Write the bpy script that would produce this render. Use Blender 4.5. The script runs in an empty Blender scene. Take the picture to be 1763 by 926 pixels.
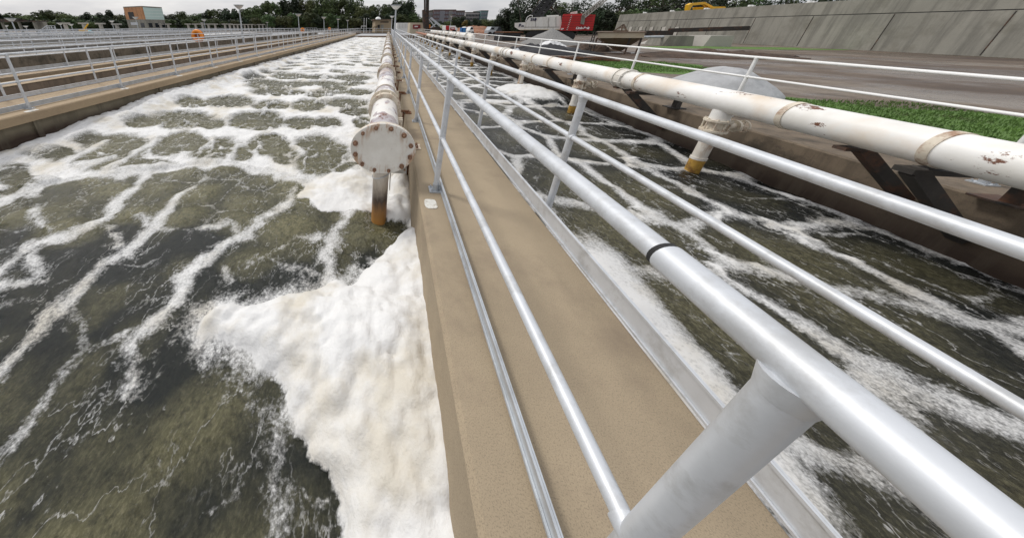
import bpy, bmesh, math, random
import numpy as np
from mathutils import Vector, Matrix
random.seed(7)
R = math.radians
PI = math.pi
sc = bpy.context.scene
COL = sc.collection

# ---------------------------------------------------------------- camera
EYE = 1.5
PITCH = R(22.852)
YAW = R(7.447)
cam_d = bpy.data.cameras.new('camera'); cam = bpy.data.objects.new('camera', cam_d)
COL.objects.link(cam); sc.camera = cam
cam.location = (0, 0, EYE)
cam.rotation_euler = (PI/2 - PITCH, 0, YAW)
cam_d.sensor_width = 36; cam_d.lens = 490/1763*36
cam_d.shift_x = 0.1597; cam_d.shift_y = -0.1194
cam_d.clip_start = 0.02; cam_d.clip_end = 3000

# ---------------------------------------------------------------- sky, sun, exposure
w = bpy.data.worlds.new('World'); sc.world = w; w.use_nodes = True
nt = w.node_tree; N = nt.nodes; L = nt.links; N.clear()
out = N.new('ShaderNodeOutputWorld')
sky = N.new('ShaderNodeTexSky'); sky.sky_type = 'NISHITA'; sky.sun_disc = False
sky.sun_elevation = R(52); sky.sun_rotation = R(-60); sky.dust_density = 4; sky.air_density = 1.0
hs = N.new('ShaderNodeHueSaturation'); hs.inputs['Saturation'].default_value = 0.35
L.new(sky.outputs[0], hs.inputs['Color'])
b1 = N.new('ShaderNodeBackground'); b1.inputs[1].default_value = 0.05
L.new(hs.outputs[0], b1.inputs[0])
tc = N.new('ShaderNodeTexCoord'); mp = N.new('ShaderNodeMapping'); mp.inputs['Scale'].default_value = (1.6, 1.6, 7)
nz = N.new('ShaderNodeTexNoise'); nz.inputs['Scale'].default_value = 2.2; nz.inputs['Detail'].default_value = 7; nz.inputs['Roughness'].default_value = .55
L.new(tc.outputs['Generated'], mp.inputs[0]); L.new(mp.outputs[0], nz.inputs[0])
cr = N.new('ShaderNodeValToRGB'); e = cr.color_ramp.elements
e[0].position = .33; e[0].color = (.50, .52, .58, 1); e[1].position = .66; e[1].color = (.93, .92, .92, 1)
L.new(nz.outputs[0], cr.inputs[0])
b2 = N.new('ShaderNodeBackground')
L.new(cr.outputs[0], b2.inputs[0])
sz = N.new('ShaderNodeSeparateXYZ'); L.new(tc.outputs['Generated'], sz.inputs[0])
mz = N.new('ShaderNodeMapRange'); L.new(sz.outputs[2], mz.inputs[0])       # overcast: brighter overhead than at the horizon
mz.inputs[1].default_value = .08; mz.inputs[2].default_value = .95; mz.inputs[3].default_value = .70; mz.inputs[4].default_value = .98
L.new(mz.outputs[0], b2.inputs[1])
ad = N.new('ShaderNodeAddShader'); L.new(b1.outputs[0], ad.inputs[0]); L.new(b2.outputs[0], ad.inputs[1])
L.new(ad.outputs[0], out.inputs[0])
sd = bpy.data.lights.new('sun', 'SUN'); sd.energy = 1.5; sd.angle = R(10); sd.color = (1, .97, .92)
so = bpy.data.objects.new('sun', sd); COL.objects.link(so)
so.rotation_euler = (R(38), 0, R(-60) + PI*0 + R(0))
az = R(-60)   # azimuth the light comes from, measured from +Y towards +X
dirv = Vector((math.sin(az)*math.cos(R(52)), math.cos(az)*math.cos(R(52)), math.sin(R(52))))
so.rotation_euler = dirv.to_track_quat('Z', 'Y').to_euler()
sc.view_settings.view_transform = 'Standard'; sc.view_settings.look = 'None'
sc.view_settings.exposure = 0.0; sc.view_settings.gamma = 1; sc.view_settings.use_curve_mapping = False
sc.cycles.max_bounces = 5; sc.cycles.use_denoising = True

# ---------------------------------------------------------------- helpers
FH = Vector((-math.sin(YAW), math.cos(YAW), 0))      # level forward
RT = Vector((math.cos(YAW), math.sin(YAW), 0))       # level right
FW = FH*math.cos(PITCH) + Vector((0, 0, -math.sin(PITCH)))
UP = RT.cross(FW)
def ray(x, y): return FW + RT*((x-600)/490) - UP*((y-252.5)/490)
def at(x, y, D):
    d = ray(x, y); return Vector((0, 0, EYE)) + d*(D/d.dot(FH))
class Frame:
    """upright frame of a far object that faces the viewer's side of the site: built where it stands, at distance D"""
    def __init__(s, xc, D):
        s.c = at(xc, 46, D); d = ray(xc, 46); s.n = Vector((d.x, d.y, 0)).normalized(); s.r = Vector((s.n.y, -s.n.x, 0)); s.k = s.c.dot(s.n); s.rz = math.atan2(-s.n.x, s.n.y)
    def __call__(s, x, y, dd=0):
        d = ray(x, y); return Vector((0, 0, EYE))+d*(s.k/d.dot(s.n))+s.n*dd
def gz(x, y, z=0):
    d = ray(x, y); return Vector((0, 0, EYE)) + d*((z-EYE)/d.z)

def tag(o, label=None, cat=None, group=None, kind=None):
    if label: o['label'] = label
    if cat: o['category'] = cat
    if group: o['group'] = group
    if kind: o['kind'] = kind
    return o
ORG = {}
def thing(name, label, cat, loc=(0, 0, 0), group=None):
    o = bpy.data.objects.new(name, None); COL.objects.link(o); o.location = loc
    o.empty_display_size = .2
    ORG[o.name] = Vector(loc)
    return tag(o, label, cat, group)

class MB:
    def __init__(s): s.v = []; s.f = []
    def add(s, vs, fs):
        n = len(s.v); s.v += [tuple(v) for v in vs]; s.f += [tuple(i+n for i in f) for f in fs]; return s
    def box(s, x0, x1, y0, y1, z0, z1):
        return s.add([(x0,y0,z0),(x1,y0,z0),(x1,y1,z0),(x0,y1,z0),(x0,y0,z1),(x1,y0,z1),(x1,y1,z1),(x0,y1,z1)],
                     [(0,3,2,1),(4,5,6,7),(0,1,5,4),(1,2,6,5),(2,3,7,6),(3,0,4,7)])
    def obox(s, c, ax, ay, az):   # oriented box, half axes
        c = Vector(c); V = []
        for k in (-1, 1):
            for i, j in ((-1,-1),(1,-1),(1,1),(-1,1)): V.append(c+ax*i+ay*j+az*k)
        return s.add(V, [(0,3,2,1),(4,5,6,7),(0,1,5,4),(1,2,6,5),(2,3,7,6),(3,0,4,7)])
    def bar(s, p, q, wd, h=None):
        p = Vector(p); q = Vector(q); d = (q-p); h = h or wd
        u = d.normalized(); a = u.cross(Vector((0,0,1)))
        if a.length < 1e-3: a = Vector((1,0,0))
        a.normalize(); b = a.cross(u)
        return s.obox((p+q)/2, d/2, a*wd/2, b*h/2)
    def tube(s, pts, r, n=12, cap=True):
        pts = [Vector(p) for p in pts]; rr = r if isinstance(r, (list, tuple)) else [r]*len(pts)
        V = []; F = []; prev = None
        for i, p in enumerate(pts):
            if i == 0: d = pts[1]-p
            elif i == len(pts)-1: d = p-pts[i-1]
            else: d = (pts[i+1]-p).normalized()+(p-pts[i-1]).normalized()
            d.normalize()
            if prev is None:
                a = d.cross(Vector((0,0,1)))
                if a.length < 1e-3: a = Vector((1,0,0))
            else: a = prev - d*prev.dot(d)
            a.normalize(); prev = a; b = d.cross(a)
            for k in range(n):
                t = 2*PI*k/n; V.append(p+a*math.cos(t)*rr[i]+b*math.sin(t)*rr[i])
        for i in range(len(pts)-1):
            for k in range(n):
                k2 = (k+1) % n; F.append((i*n+k, i*n+k2, (i+1)*n+k2, (i+1)*n+k))
        if cap:
            F.append(tuple(range(n-1, -1, -1))); F.append(tuple((len(pts)-1)*n+k for k in range(n)))
        return s.add(V, F)
    def cyl(s, p, q, r, n=16): return s.tube([p, q], r, n)
    def prism(s, pts, dv):       # closed outline extruded by dv
        n = len(pts); dv = Vector(dv); V = [Vector(p) for p in pts]; V += [p+dv for p in V[:n]]
        F = [tuple(range(n)), tuple(range(2*n-1, n-1, -1))]
        for i in range(n): j = (i+1) % n; F.append((i, i+n, j+n, j))
        return s.add(V, F)
    def dome(s, c, rx, ry, rz, n=20, m=8, noise=0, seed=0):
        rnd = random.Random(seed); c = Vector(c); V = []; F = []
        for i in range(m+1):
            t = PI/2*i/m
            for k in range(n):
                a = 2*PI*k/n; q = 1+noise*(rnd.random()-.5)
                V.append(c+Vector((rx*math.cos(t)*math.cos(a)*q, ry*math.cos(t)*math.sin(a)*q, rz*math.sin(t)*(1+noise*(rnd.random()-.5)*.5 if i<m else 1))))
        for i in range(m):
            for k in range(n):
                k2=(k+1)%n; F.append((i*n+k, i*n+k2, (i+1)*n+k2, (i+1)*n+k))
        return s.add(V, F)
    def build(s, name, m, parent=None, smooth=True, org=None, bevel=0):
        o0 = org if org is not None else (ORG.get(parent.name, Vector((0,0,0))) if parent else Vector((0,0,0)))
        me = bpy.data.meshes.new(name)
        me.from_pydata([(v[0]-o0[0], v[1]-o0[1], v[2]-o0[2]) for v in s.v], [], s.f)
        bm = bmesh.new(); bm.from_mesh(me); bmesh.ops.recalc_face_normals(bm, faces=bm.faces)
        if bevel: bmesh.ops.bevel(bm, geom=list(bm.edges), offset=bevel, segments=2, affect='EDGES', clamp_overlap=True)
        bm.to_mesh(me); bm.free()
        if smooth: me.shade_smooth(); me.set_sharp_from_angle(angle=R(38))
        me.materials.append(m)
        o = bpy.data.objects.new(name, me); COL.objects.link(o)
        if parent is not None:
            o.parent = parent; ORG[o.name] = Vector(o0)
        elif org is not None: o.location = org
        return o
def inst(src, name, parent, loc):
    """copy of a mesh object under parent at world position loc"""
    o = bpy.data.objects.new(name, src.data if hasattr(src, 'data') else src); COL.objects.link(o)
    o.parent = parent; p = ORG.get(parent.name, Vector((0,0,0)))
    o.location = Vector(loc)-p; ORG[o.name] = Vector(loc)
    return o

# ---------------------------------------------------------------- materials
def newmat(name):
    m = bpy.data.materials.new(name); m.use_nodes = True
    nt = m.node_tree; return m, nt.nodes, nt.links, nt.nodes['Principled BSDF']
def noise(N, L, scale, detail=6, rough=.6, coord='Object', vec=None, stretch=None):
    n = N.new('ShaderNodeTexNoise'); n.inputs['Scale'].default_value = scale; n.inputs['Detail'].default_value = detail; n.inputs['Roughness'].default_value = rough
    if vec is None:
        tc = N.new('ShaderNodeTexCoord'); vec = tc.outputs[coord]
    if stretch:
        mp = N.new('ShaderNodeMapping'); mp.inputs['Scale'].default_value = stretch; L.new(vec, mp.inputs[0]); vec = mp.outputs[0]
    L.new(vec, n.inputs['Vector']); return n.outputs[0]
def ramp(N, L, fac, stops):
    r = N.new('ShaderNodeValToRGB'); el = r.color_ramp.elements
    while len(el) < len(stops): el.new(.5)
    for e, (p, c) in zip(el, stops):
        e.position = p; e.color = (c, c, c, 1) if isinstance(c, (int, float)) else (*c, 1)
    L.new(fac, r.inputs[0]); return r.outputs[0]
def mix(N, L, fac, a, b, mode='MIX'):
    m = N.new('ShaderNodeMix'); m.data_type = 'RGBA'; m.blend_type = mode
    for i, v in ((0, fac), (6, a), (7, b)):
        if isinstance(v, (int, float)): m.inputs[i].default_value = v
        elif isinstance(v, tuple): m.inputs[i].default_value = (*v, 1)
        else: L.new(v, m.inputs[i])
    return m.outputs[2]
def math_(N, L, op, a, b=None, clamp=False):
    m = N.new('ShaderNodeMath'); m.operation = op; m.use_clamp = clamp
    for i, v in ((0, a), (1, b)):
        if v is None: continue
        if isinstance(v, (int, float)): m.inputs[i].default_value = v
        else: L.new(v, m.inputs[i])
    return m.outputs[0]
def bump(N, L, P, h, strength=.3, dist=.01):
    b = N.new('ShaderNodeBump'); b.inputs['Strength'].default_value = strength; b.inputs['Distance'].default_value = dist
    L.new(h, b.inputs['Height']); L.new(b.outputs[0], P.inputs['Normal'])
def simple(name, col, rough=.6, metal=0, var=.25, scale=3, bs=.15, dirt=None, dirt_amt=.5, dscale=2.0, stretch=None, fine=40, fdist=.004):
    m, N, L, P = newmat(name)
    n = noise(N, L, scale, 8, .65, stretch=stretch)
    lo = tuple(c*(1-var) for c in col); hi = tuple(min(1, c*(1+var*.7)) for c in col)
    c = ramp(N, L, n, [(.3, lo), (.7, hi)])
    if dirt:
        d = noise(N, L, dscale, 10, .7, stretch=stretch)
        k = ramp(N, L, d, [(.5, 0.0), (.62, dirt_amt)])
        c = mix(N, L, k, c, dirt)
    L.new(c, P.inputs['Base Color']); P.inputs['Roughness'].default_value = rough; P.inputs['Metallic'].default_value = metal
    f = noise(N, L, fine, 4, .6)
    bump(N, L, P, f, bs, fdist)
    return m
M = {}
M['alu'] = simple('satin_aluminium', (.60,.62,.645), .46, .28, .12, 5, .08, dirt=(.38,.38,.37), dirt_amt=.55, dscale=7)
M['galv'] = simple('galvanised_steel', (.50,.53,.56), .42, .45, .16, 9, .08, dirt=(.25,.24,.22), dirt_amt=.3, dscale=4)
M['rust'] = simple('rust', (.17,.07,.03), .9, 0, .5, 12, .6, dirt=(.05,.03,.02), dirt_amt=.8, dscale=5)
M['darksteel'] = simple('dark_steel', (.04,.035,.03), .7, .2, .4, 6, .3, dirt=(.14,.06,.03), dirt_amt=.7)
M['rubber'] = simple('black_rubber', (.02,.02,.02), .8, 0, .3, 5, .3)
M['black'] = simple('black_sheet', (.018,.018,.02), .6, 0, .4, 3, .4)
M['lampwhite'] = simple('lamp_housing', (.8,.8,.78), .4, 0, .05)
M['orange'] = simple('orange_plastic', (.85,.27,.02), .45, 0, .12, 8, .05)
M['darkorange'] = simple('dark_orange', (.45,.12,.01), .6, 0, .2, 8, .05)
M['red'] = simple('crane_red', (.50,.015,.015), .4, .1, .15, 1.2, .05, dirt=(.25,.02,.02), dirt_amt=.5)
M['cranewhite'] = simple('crane_white', (.68,.67,.63), .45, 0, .1, 1.5, .05, dirt=(.40,.36,.30), dirt_amt=.5, dscale=3, stretch=(1,1,.3))
M['cream'] = simple('cream_paint', (.55,.48,.36), .6, 0, .15, 2, .1, dirt=(.3,.2,.1), dirt_amt=.4)
M['blue'] = simple('blue_plastic', (.02,.12,.33), .5, 0, .1)
M['yellow'] = simple('machine_yellow', (.75,.42,.02), .5, 0, .15)
M['glass'] = simple('dark_glass', (.02,.025,.03), .08, 0, .1)
M['tarp'] = simple('white_tarp', (.68,.68,.68), .45, 0, .15, 3, .4, fine=6, fdist=.05)
M['greytarp'] = simple('grey_tarp', (.40,.405,.41), .8, 0, .15, 3, .6, dirt=(.3,.3,.3), dirt_amt=.5, fine=5, fdist=.05)
M['plastic'] = simple('clear_plastic', (.55,.57,.6), .2, 0, .3, 9, .6, fine=14, fdist=.03)
M['gravel'] = simple('gravel', (.24,.235,.225), .95, 0, .35, 14, 1, fine=22, fdist=.06)
M['dirt'] = simple('brown_dirt', (.085,.055,.038), .95, 0, .5, 1.5, 1, dirt=(.035,.025,.02), dirt_amt=.8, fine=6, fdist=.08)
M['clay'] = simple('orange_clay', (.30,.13,.07), .95, 0, .4, .6, 1, dirt=(.35,.27,.2), dirt_amt=.7, fine=3, fdist=.15)
M['wood'] = simple('weathered_wood', (.17,.12,.085), .8, 0, .4, 6, .4)
M['paint'] = simple('white_road_paint', (.66,.65,.60), .7, 0, .15, 14, .3, dirt=(.33,.27,.2), dirt_amt=.9, dscale=9)
M['letterwhite'] = simple('white_lettering', (.8,.8,.8), .5, 0, .03)
M['letterdark'] = simple('dark_lettering', (.02,.02,.06), .5, 0, .03)
M['bark'] = simple('bark', (.07,.055,.045), .95, 0, .4, 8, .6)

def concrete(name, col, var, speck, stain, stainz=None, bsc=.7, runs=0, scale=1.2, blotch=.5, xstain=None):
    m, N, L, P = newmat(name)
    tc = N.new('ShaderNodeTexCoord'); V = tc.outputs['Object']
    a = noise(N, L, scale, 9, .65, vec=V)
    c = ramp(N, L, a, [(.3, tuple(x*(1-var) for x in col)), (.5, col), (.72, tuple(x*(1+var*.8) for x in col))])
    sp = noise(N, L, 190, 3, .7, vec=V)
    k = ramp(N, L, sp, [(.36, speck), (.5, 0.0)])
    c = mix(N, L, k, c, tuple(x*.35 for x in col))
    k2 = ramp(N, L, noise(N, L, 320, 2, .6, vec=V), [(.62, 0.0), (.72, speck)])
    c = mix(N, L, k2, c, tuple(min(1, x*1.8) for x in col))
    k3 = ramp(N, L, noise(N, L, bsc, 10, .72, vec=V), [(.5, 0.0), (.64, blotch)])
    c = mix(N, L, k3, c, stain)
    if stainz:      # tide mark: algae-dark band above the water; on the right wall also painted shade
        sx = N.new('ShaderNodeSeparateXYZ'); L.new(V, sx.inputs[0])
        wob = math_(N, L, 'MULTIPLY', noise(N, L, 1.6, 8, .6, vec=V), .22)
        zz = math_(N, L, 'ADD', sx.outputs[2], wob)
        mr = N.new('ShaderNodeMapRange'); L.new(zz, mr.inputs[0])
        mr.inputs[1].default_value = stainz[0]; mr.inputs[2].default_value = stainz[1]
        mr.inputs[3].default_value = 1; mr.inputs[4].default_value = 0
        c = mix(N, L, mr.outputs[0], c, stainz[2])
        # runs and old drips
        dr = ramp(N, L, noise(N, L, 1.0, 8, .7, vec=V, stretch=(3, 3, .25)), [(.5, 0.0), (.6, .55)])
        c = mix(N, L, dr, c, tuple(x*.45 for x in col))
    if runs:
        dr = ramp(N, L, noise(N, L, .9, 9, .7, vec=V, stretch=(2.2, 2.2, .18)), [(.46, 0.0), (.62, runs)])
        c = mix(N, L, dr, c, tuple(x*.5 for x in col))
    L.new(c, P.inputs['Base Color']); P.inputs['Roughness'].default_value = .88
    bb = mix(N, L, .5, noise(N, L, 170, 4, .7, vec=V), noise(N, L, 12, 6, .6, vec=V))
    bump(N, L, P, bb, .4, .004)
    return m
M['walk'] = concrete('walkway_concrete', (.345,.275,.186), .17, .5, (.22,.17,.12), blotch=.8, scale=1.3)
M['walk2'] = concrete('far_walkway_concrete', (.36,.27,.17), .15, .5, (.22,.155,.10), blotch=.35)
M['wall'] = concrete('tank_wall_concrete', (.27,.20,.14), .18, .5, (.16,.12,.085), stainz=(-.58, -.30, (.035,.020,.012)))
M['wallshaded'] = concrete('shade_darkened_tank_wall', (.17,.13,.09), .25, .5, (.05,.04,.028), blotch=1.0, bsc=1.8, stainz=(-.50, -.05, (.03,.017,.010)))  # shade beneath the pipe painted into base colour and tall band, over rust-black staining
M['wallgreen'] = concrete('tank_wall_lower', (.17,.145,.10), .2, .4, (.11,.095,.06), stainz=(-.34, -.17, (.035,.020,.012)))
M['mottled'] = concrete('mottled_old_concrete', (.20,.16,.115), .35, .4, (.05,.045,.03), blotch=1.0, bsc=1.6, scale=1.0, stainz=(-.75,-.35,(.02,.014,.01)))
M['greyconc'] = concrete('grey_concrete', (.26,.25,.215), .16, .3, (.165,.155,.125), blotch=.7, scale=.5, runs=.7)
M['paleconc'] = concrete('pale_concrete', (.42,.40,.36), .12, .3, (.3,.28,.25), blotch=.4, scale=.5)
M['tanblock'] = concrete('tan_block', (.33,.26,.17), .12, .3, (.24,.18,.12), blotch=.4, scale=.5)

def pipe_paint(name, peel, rustamt, fullrust=False):
    m, N, L, P = newmat(name)
    tc = N.new('ShaderNodeTexCoord'); V = tc.outputs['Object']
    base = ramp(N, L, noise(N, L, 2.2, 6, .6, vec=V), [(.3, (.70,.68,.63)), (.7, (.86,.85,.83))])
    if peel:
        k = ramp(N, L, noise(N, L, 2.6, 9, .68, vec=V, stretch=(1.1, 1.0, 1.1)), [(.505, 0.0), (.53, 1.0)])
        pc = ramp(N, L, noise(N, L, 9, 5, .6, vec=V), [(.35, (.30,.22,.24)), (.6, (.46,.45,.47))])
        base = mix(N, L, k, base, pc)
        k = ramp(N, L, noise(N, L, 5.5, 10, .75, vec=V), [(.59, 0.0), (.61, 1.0)])
        base = mix(N, L, k, base, (.24,.08,.05))
    ry = ramp(N, L, noise(N, L, 1.1, 8, .6, vec=V), [(.50, 0.0), (.66, rustamt)])
    base = mix(N, L, ry, base, (.56,.40,.22))
    rk = ramp(N, L, noise(N, L, 4.2, 10, .74, vec=V, stretch=(1, .6, 1)), [(.61, 0.0), (.63, 1.0)])
    base = mix(N, L, rk, base, (.15,.06,.03))
    if fullrust: base = ramp(N, L, noise(N, L, 2.5, 8, .7, vec=V), [(.3, (.28,.09,.04)), (.7, (.42,.17,.08))])
    L.new(base, P.inputs['Base Color']); P.inputs['Roughness'].default_value = .42
    bump(N, L, P, noise(N, L, 22, 5, .7, vec=V), .25, .004)
    return m
M['pipeL'] = pipe_paint('peeling_white_paint', True, .35)
M['pipeR'] = pipe_paint('rust_spotted_white_paint', False, .6)
M['rustpipe'] = pipe_paint('rusty_pipe', False, 1, True)
M['flange'] = simple('flange_paint', (.70,.67,.61), .5, 0, .07, 4, .1, dirt=(.52,.42,.31), dirt_amt=.35, dscale=5)
def flange_mat():
    m, N, L, P = newmat('blind_flange_paint')
    tc = N.new('ShaderNodeTexCoord'); V = tc.outputs['Object']
    c = ramp(N, L, noise(N, L, 5, 7, .6, vec=V), [(.3, (.60,.57,.51)), (.7, (.76,.74,.69))])
    mp = N.new('ShaderNodeMapping'); mp.inputs['Scale'].default_value = (1/.33, 0, 1/.275); L.new(V, mp.inputs[0])
    ln = N.new('ShaderNodeVectorMath'); ln.operation = 'LENGTH'; L.new(mp.outputs[0], ln.inputs[0])
    ringm = ramp(N, L, ln.outputs['Value'], [(.55, 0.0), (.86, 1.0)])
    k = math_(N, L, 'MULTIPLY', ringm, ramp(N, L, noise(N, L, 11, 8, .7, vec=V, stretch=(1.6,1,.4)), [(.50, 0.0), (.60, .85)]))
    c = mix(N, L, k, c, (.40,.23,.12))
    k = ramp(N, L, noise(N, L, 17, 9, .75, vec=V), [(.66, 0.0), (.68, .9)])
    c = mix(N, L, k, c, (.16,.08,.05))
    L.new(c, P.inputs['Base Color']); P.inputs['Roughness'].default_value = .5
    bump(N, L, P, noise(N, L, 30, 5, .7, vec=V), .25, .003); return m
M['blind'] = flange_mat()
M['oldflange'] = simple('old_flange', (.66,.59,.48), .7, 0, .2, 7, .4, dirt=(.26,.12,.06), dirt_amt=.8, dscale=6)
def leg_mat(name, z0, z1):
    m, N, L, P = newmat(name)
    tc = N.new('ShaderNodeTexCoord'); V = tc.outputs['Object']
    sx = N.new('ShaderNodeSeparateXYZ'); L.new(V, sx.inputs[0])
    zz = math_(N, L, 'ADD', sx.outputs[2], math_(N, L, 'MULTIPLY', noise(N, L, 7, 8, .72, vec=V, stretch=(1,1,.35)), .55))
    mr = N.new('ShaderNodeMapRange'); L.new(zz, mr.inputs[0]); mr.inputs[1].default_value = z0; mr.inputs[2].default_value = z1
    c = ramp(N, L, mr.outputs[0], [(0.0, (.42,.20,.05)), (.22, (.30,.15,.05)), (.42, (.06,.04,.03)), (.68, (.42,.36,.29)), (1.0, (.66,.62,.56))])
    L.new(c, P.inputs['Base Color']); P.inputs['Roughness'].default_value = .5
    bump(N, L, P, noise(N, L, 30, 5, .7, vec=V), .3, .004)
    return m
M['bracket'] = simple('weathered_bracket', (.42,.40,.36), .6, .1, .2, 9, .2, dirt=(.2,.12,.07), dirt_amt=.7, dscale=8)
M['bolt'] = simple('rusty_bolt', (.30,.17,.10), .8, 0, .5, 30, .4, dirt=(.10,.045,.03), dirt_amt=.8, dscale=14)
M['legL'] = leg_mat('stained_leg', -.70, .10)
def leg_mat2():
    m, N, L, P = newmat('orange_tipped_leg')
    tc = N.new('ShaderNodeTexCoord'); V = tc.outputs['Object']
    c = ramp(N, L, noise(N, L, 3, 6, .6, vec=V), [(.3, (.60,.55,.47)), (.7, (.78,.76,.72))])
    k = ramp(N, L, noise(N, L, 3, 9, .7, vec=V, stretch=(1,1,.3)), [(.52, 0.0), (.6, .7)])
    c = mix(N, L, k, c, (.33,.20,.11))
    L.new(c, P.inputs['Base Color']); P.inputs['Roughness'].default_value = .45
    return m
M['legR'] = leg_mat2()
M['ochre'] = simple('ochre_coating', (.46,.27,.05), .5, 0, .35, 9, .3, dirt=(.14,.06,.02), dirt_amt=.8, dscale=7)

def foliage(name, dark, light):
    m, N, L, P = newmat(name)
    oi = N.new('ShaderNodeObjectInfo')
    n = noise(N, L, .55, 4, .6)
    c = ramp(N, L, n, [(.32, dark), (.68, light)])
    g = N.new('ShaderNodeNewGeometry')
    hv = N.new('ShaderNodeHueSaturation'); L.new(c, hv.inputs['Color'])
    L.new(math_(N, L, 'ADD', math_(N, L, 'MULTIPLY', oi.outputs['Random'], .06), .47), hv.inputs['Hue'])
    v1 = math_(N, L, 'ADD', math_(N, L, 'MULTIPLY', oi.outputs['Random'], .6), .45)
    v2 = math_(N, L, 'ADD', math_(N, L, 'MULTIPLY', g.outputs['Random Per Island'], .7), .65)
    L.new(math_(N, L, 'MULTIPLY', v1, v2), hv.inputs['Value'])
    L.new(hv.outputs[0], P.inputs['Base Color']); P.inputs['Roughness'].default_value = .7
    P.inputs['Specular IOR Level'].default_value = .25
    return m
M['leafA'] = foliage('broad_leaves', (.045,.072,.026), (.11,.15,.05))
M['leafB'] = foliage('olive_leaves', (.065,.085,.030), (.15,.175,.06))
M['leafD'] = foliage('dark_leaves', (.018,.030,.016), (.045,.065,.028))
M['leafO'] = foliage('turning_leaves', (.16,.10,.03), (.22,.15,.05))

def grass_mat():
    m, N, L, P = newmat('grass'); 
    c = ramp(N, L, noise(N, L, 1.2, 8, .7), [(.30, (.08,.08,.03)), (.45, (.085,.16,.03)), (.7, (.13,.24,.045))])
    L.new(c, P.inputs['Base Color']); P.inputs['Roughness'].default_value = .9
    bump(N, L, P, noise(N, L, 30, 4, .7), .9, .04); return m
M['grass'] = grass_mat()
def ground_mat():
    m, N, L, P = newmat('site_ground')
    tc = N.new('ShaderNodeTexCoord'); V = tc.outputs['Object']
    c = ramp(N, L, noise(N, L, .18, 9, .65, vec=V), [(.36, (.075,.055,.042)), (.5, (.125,.092,.066)), (.62, (.20,.165,.13))])
    c = mix(N, L, ramp(N, L, noise(N, L, 1.3, 9, .75, vec=V), [(.5, 0.0), (.62, .7)]), c, (.07,.055,.045))
    L.new(c, P.inputs['Base Color'])
    L.new(ramp(N, L, noise(N, L, .3, 5, .6, vec=V), [(.42, .25), (.55, .95)]), P.inputs['Roughness'])
    bump(N, L, P, noise(N, L, 4, 9, .7, vec=V), .8, .05); return m
M['ground'] = ground_mat()
M['deck'] = simple('tank_deck_concrete', (.36,.34,.31), .85, 0, .25, .4, .3, dirt=(.2,.18,.15), dirt_amt=.5, dscale=.3)

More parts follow.
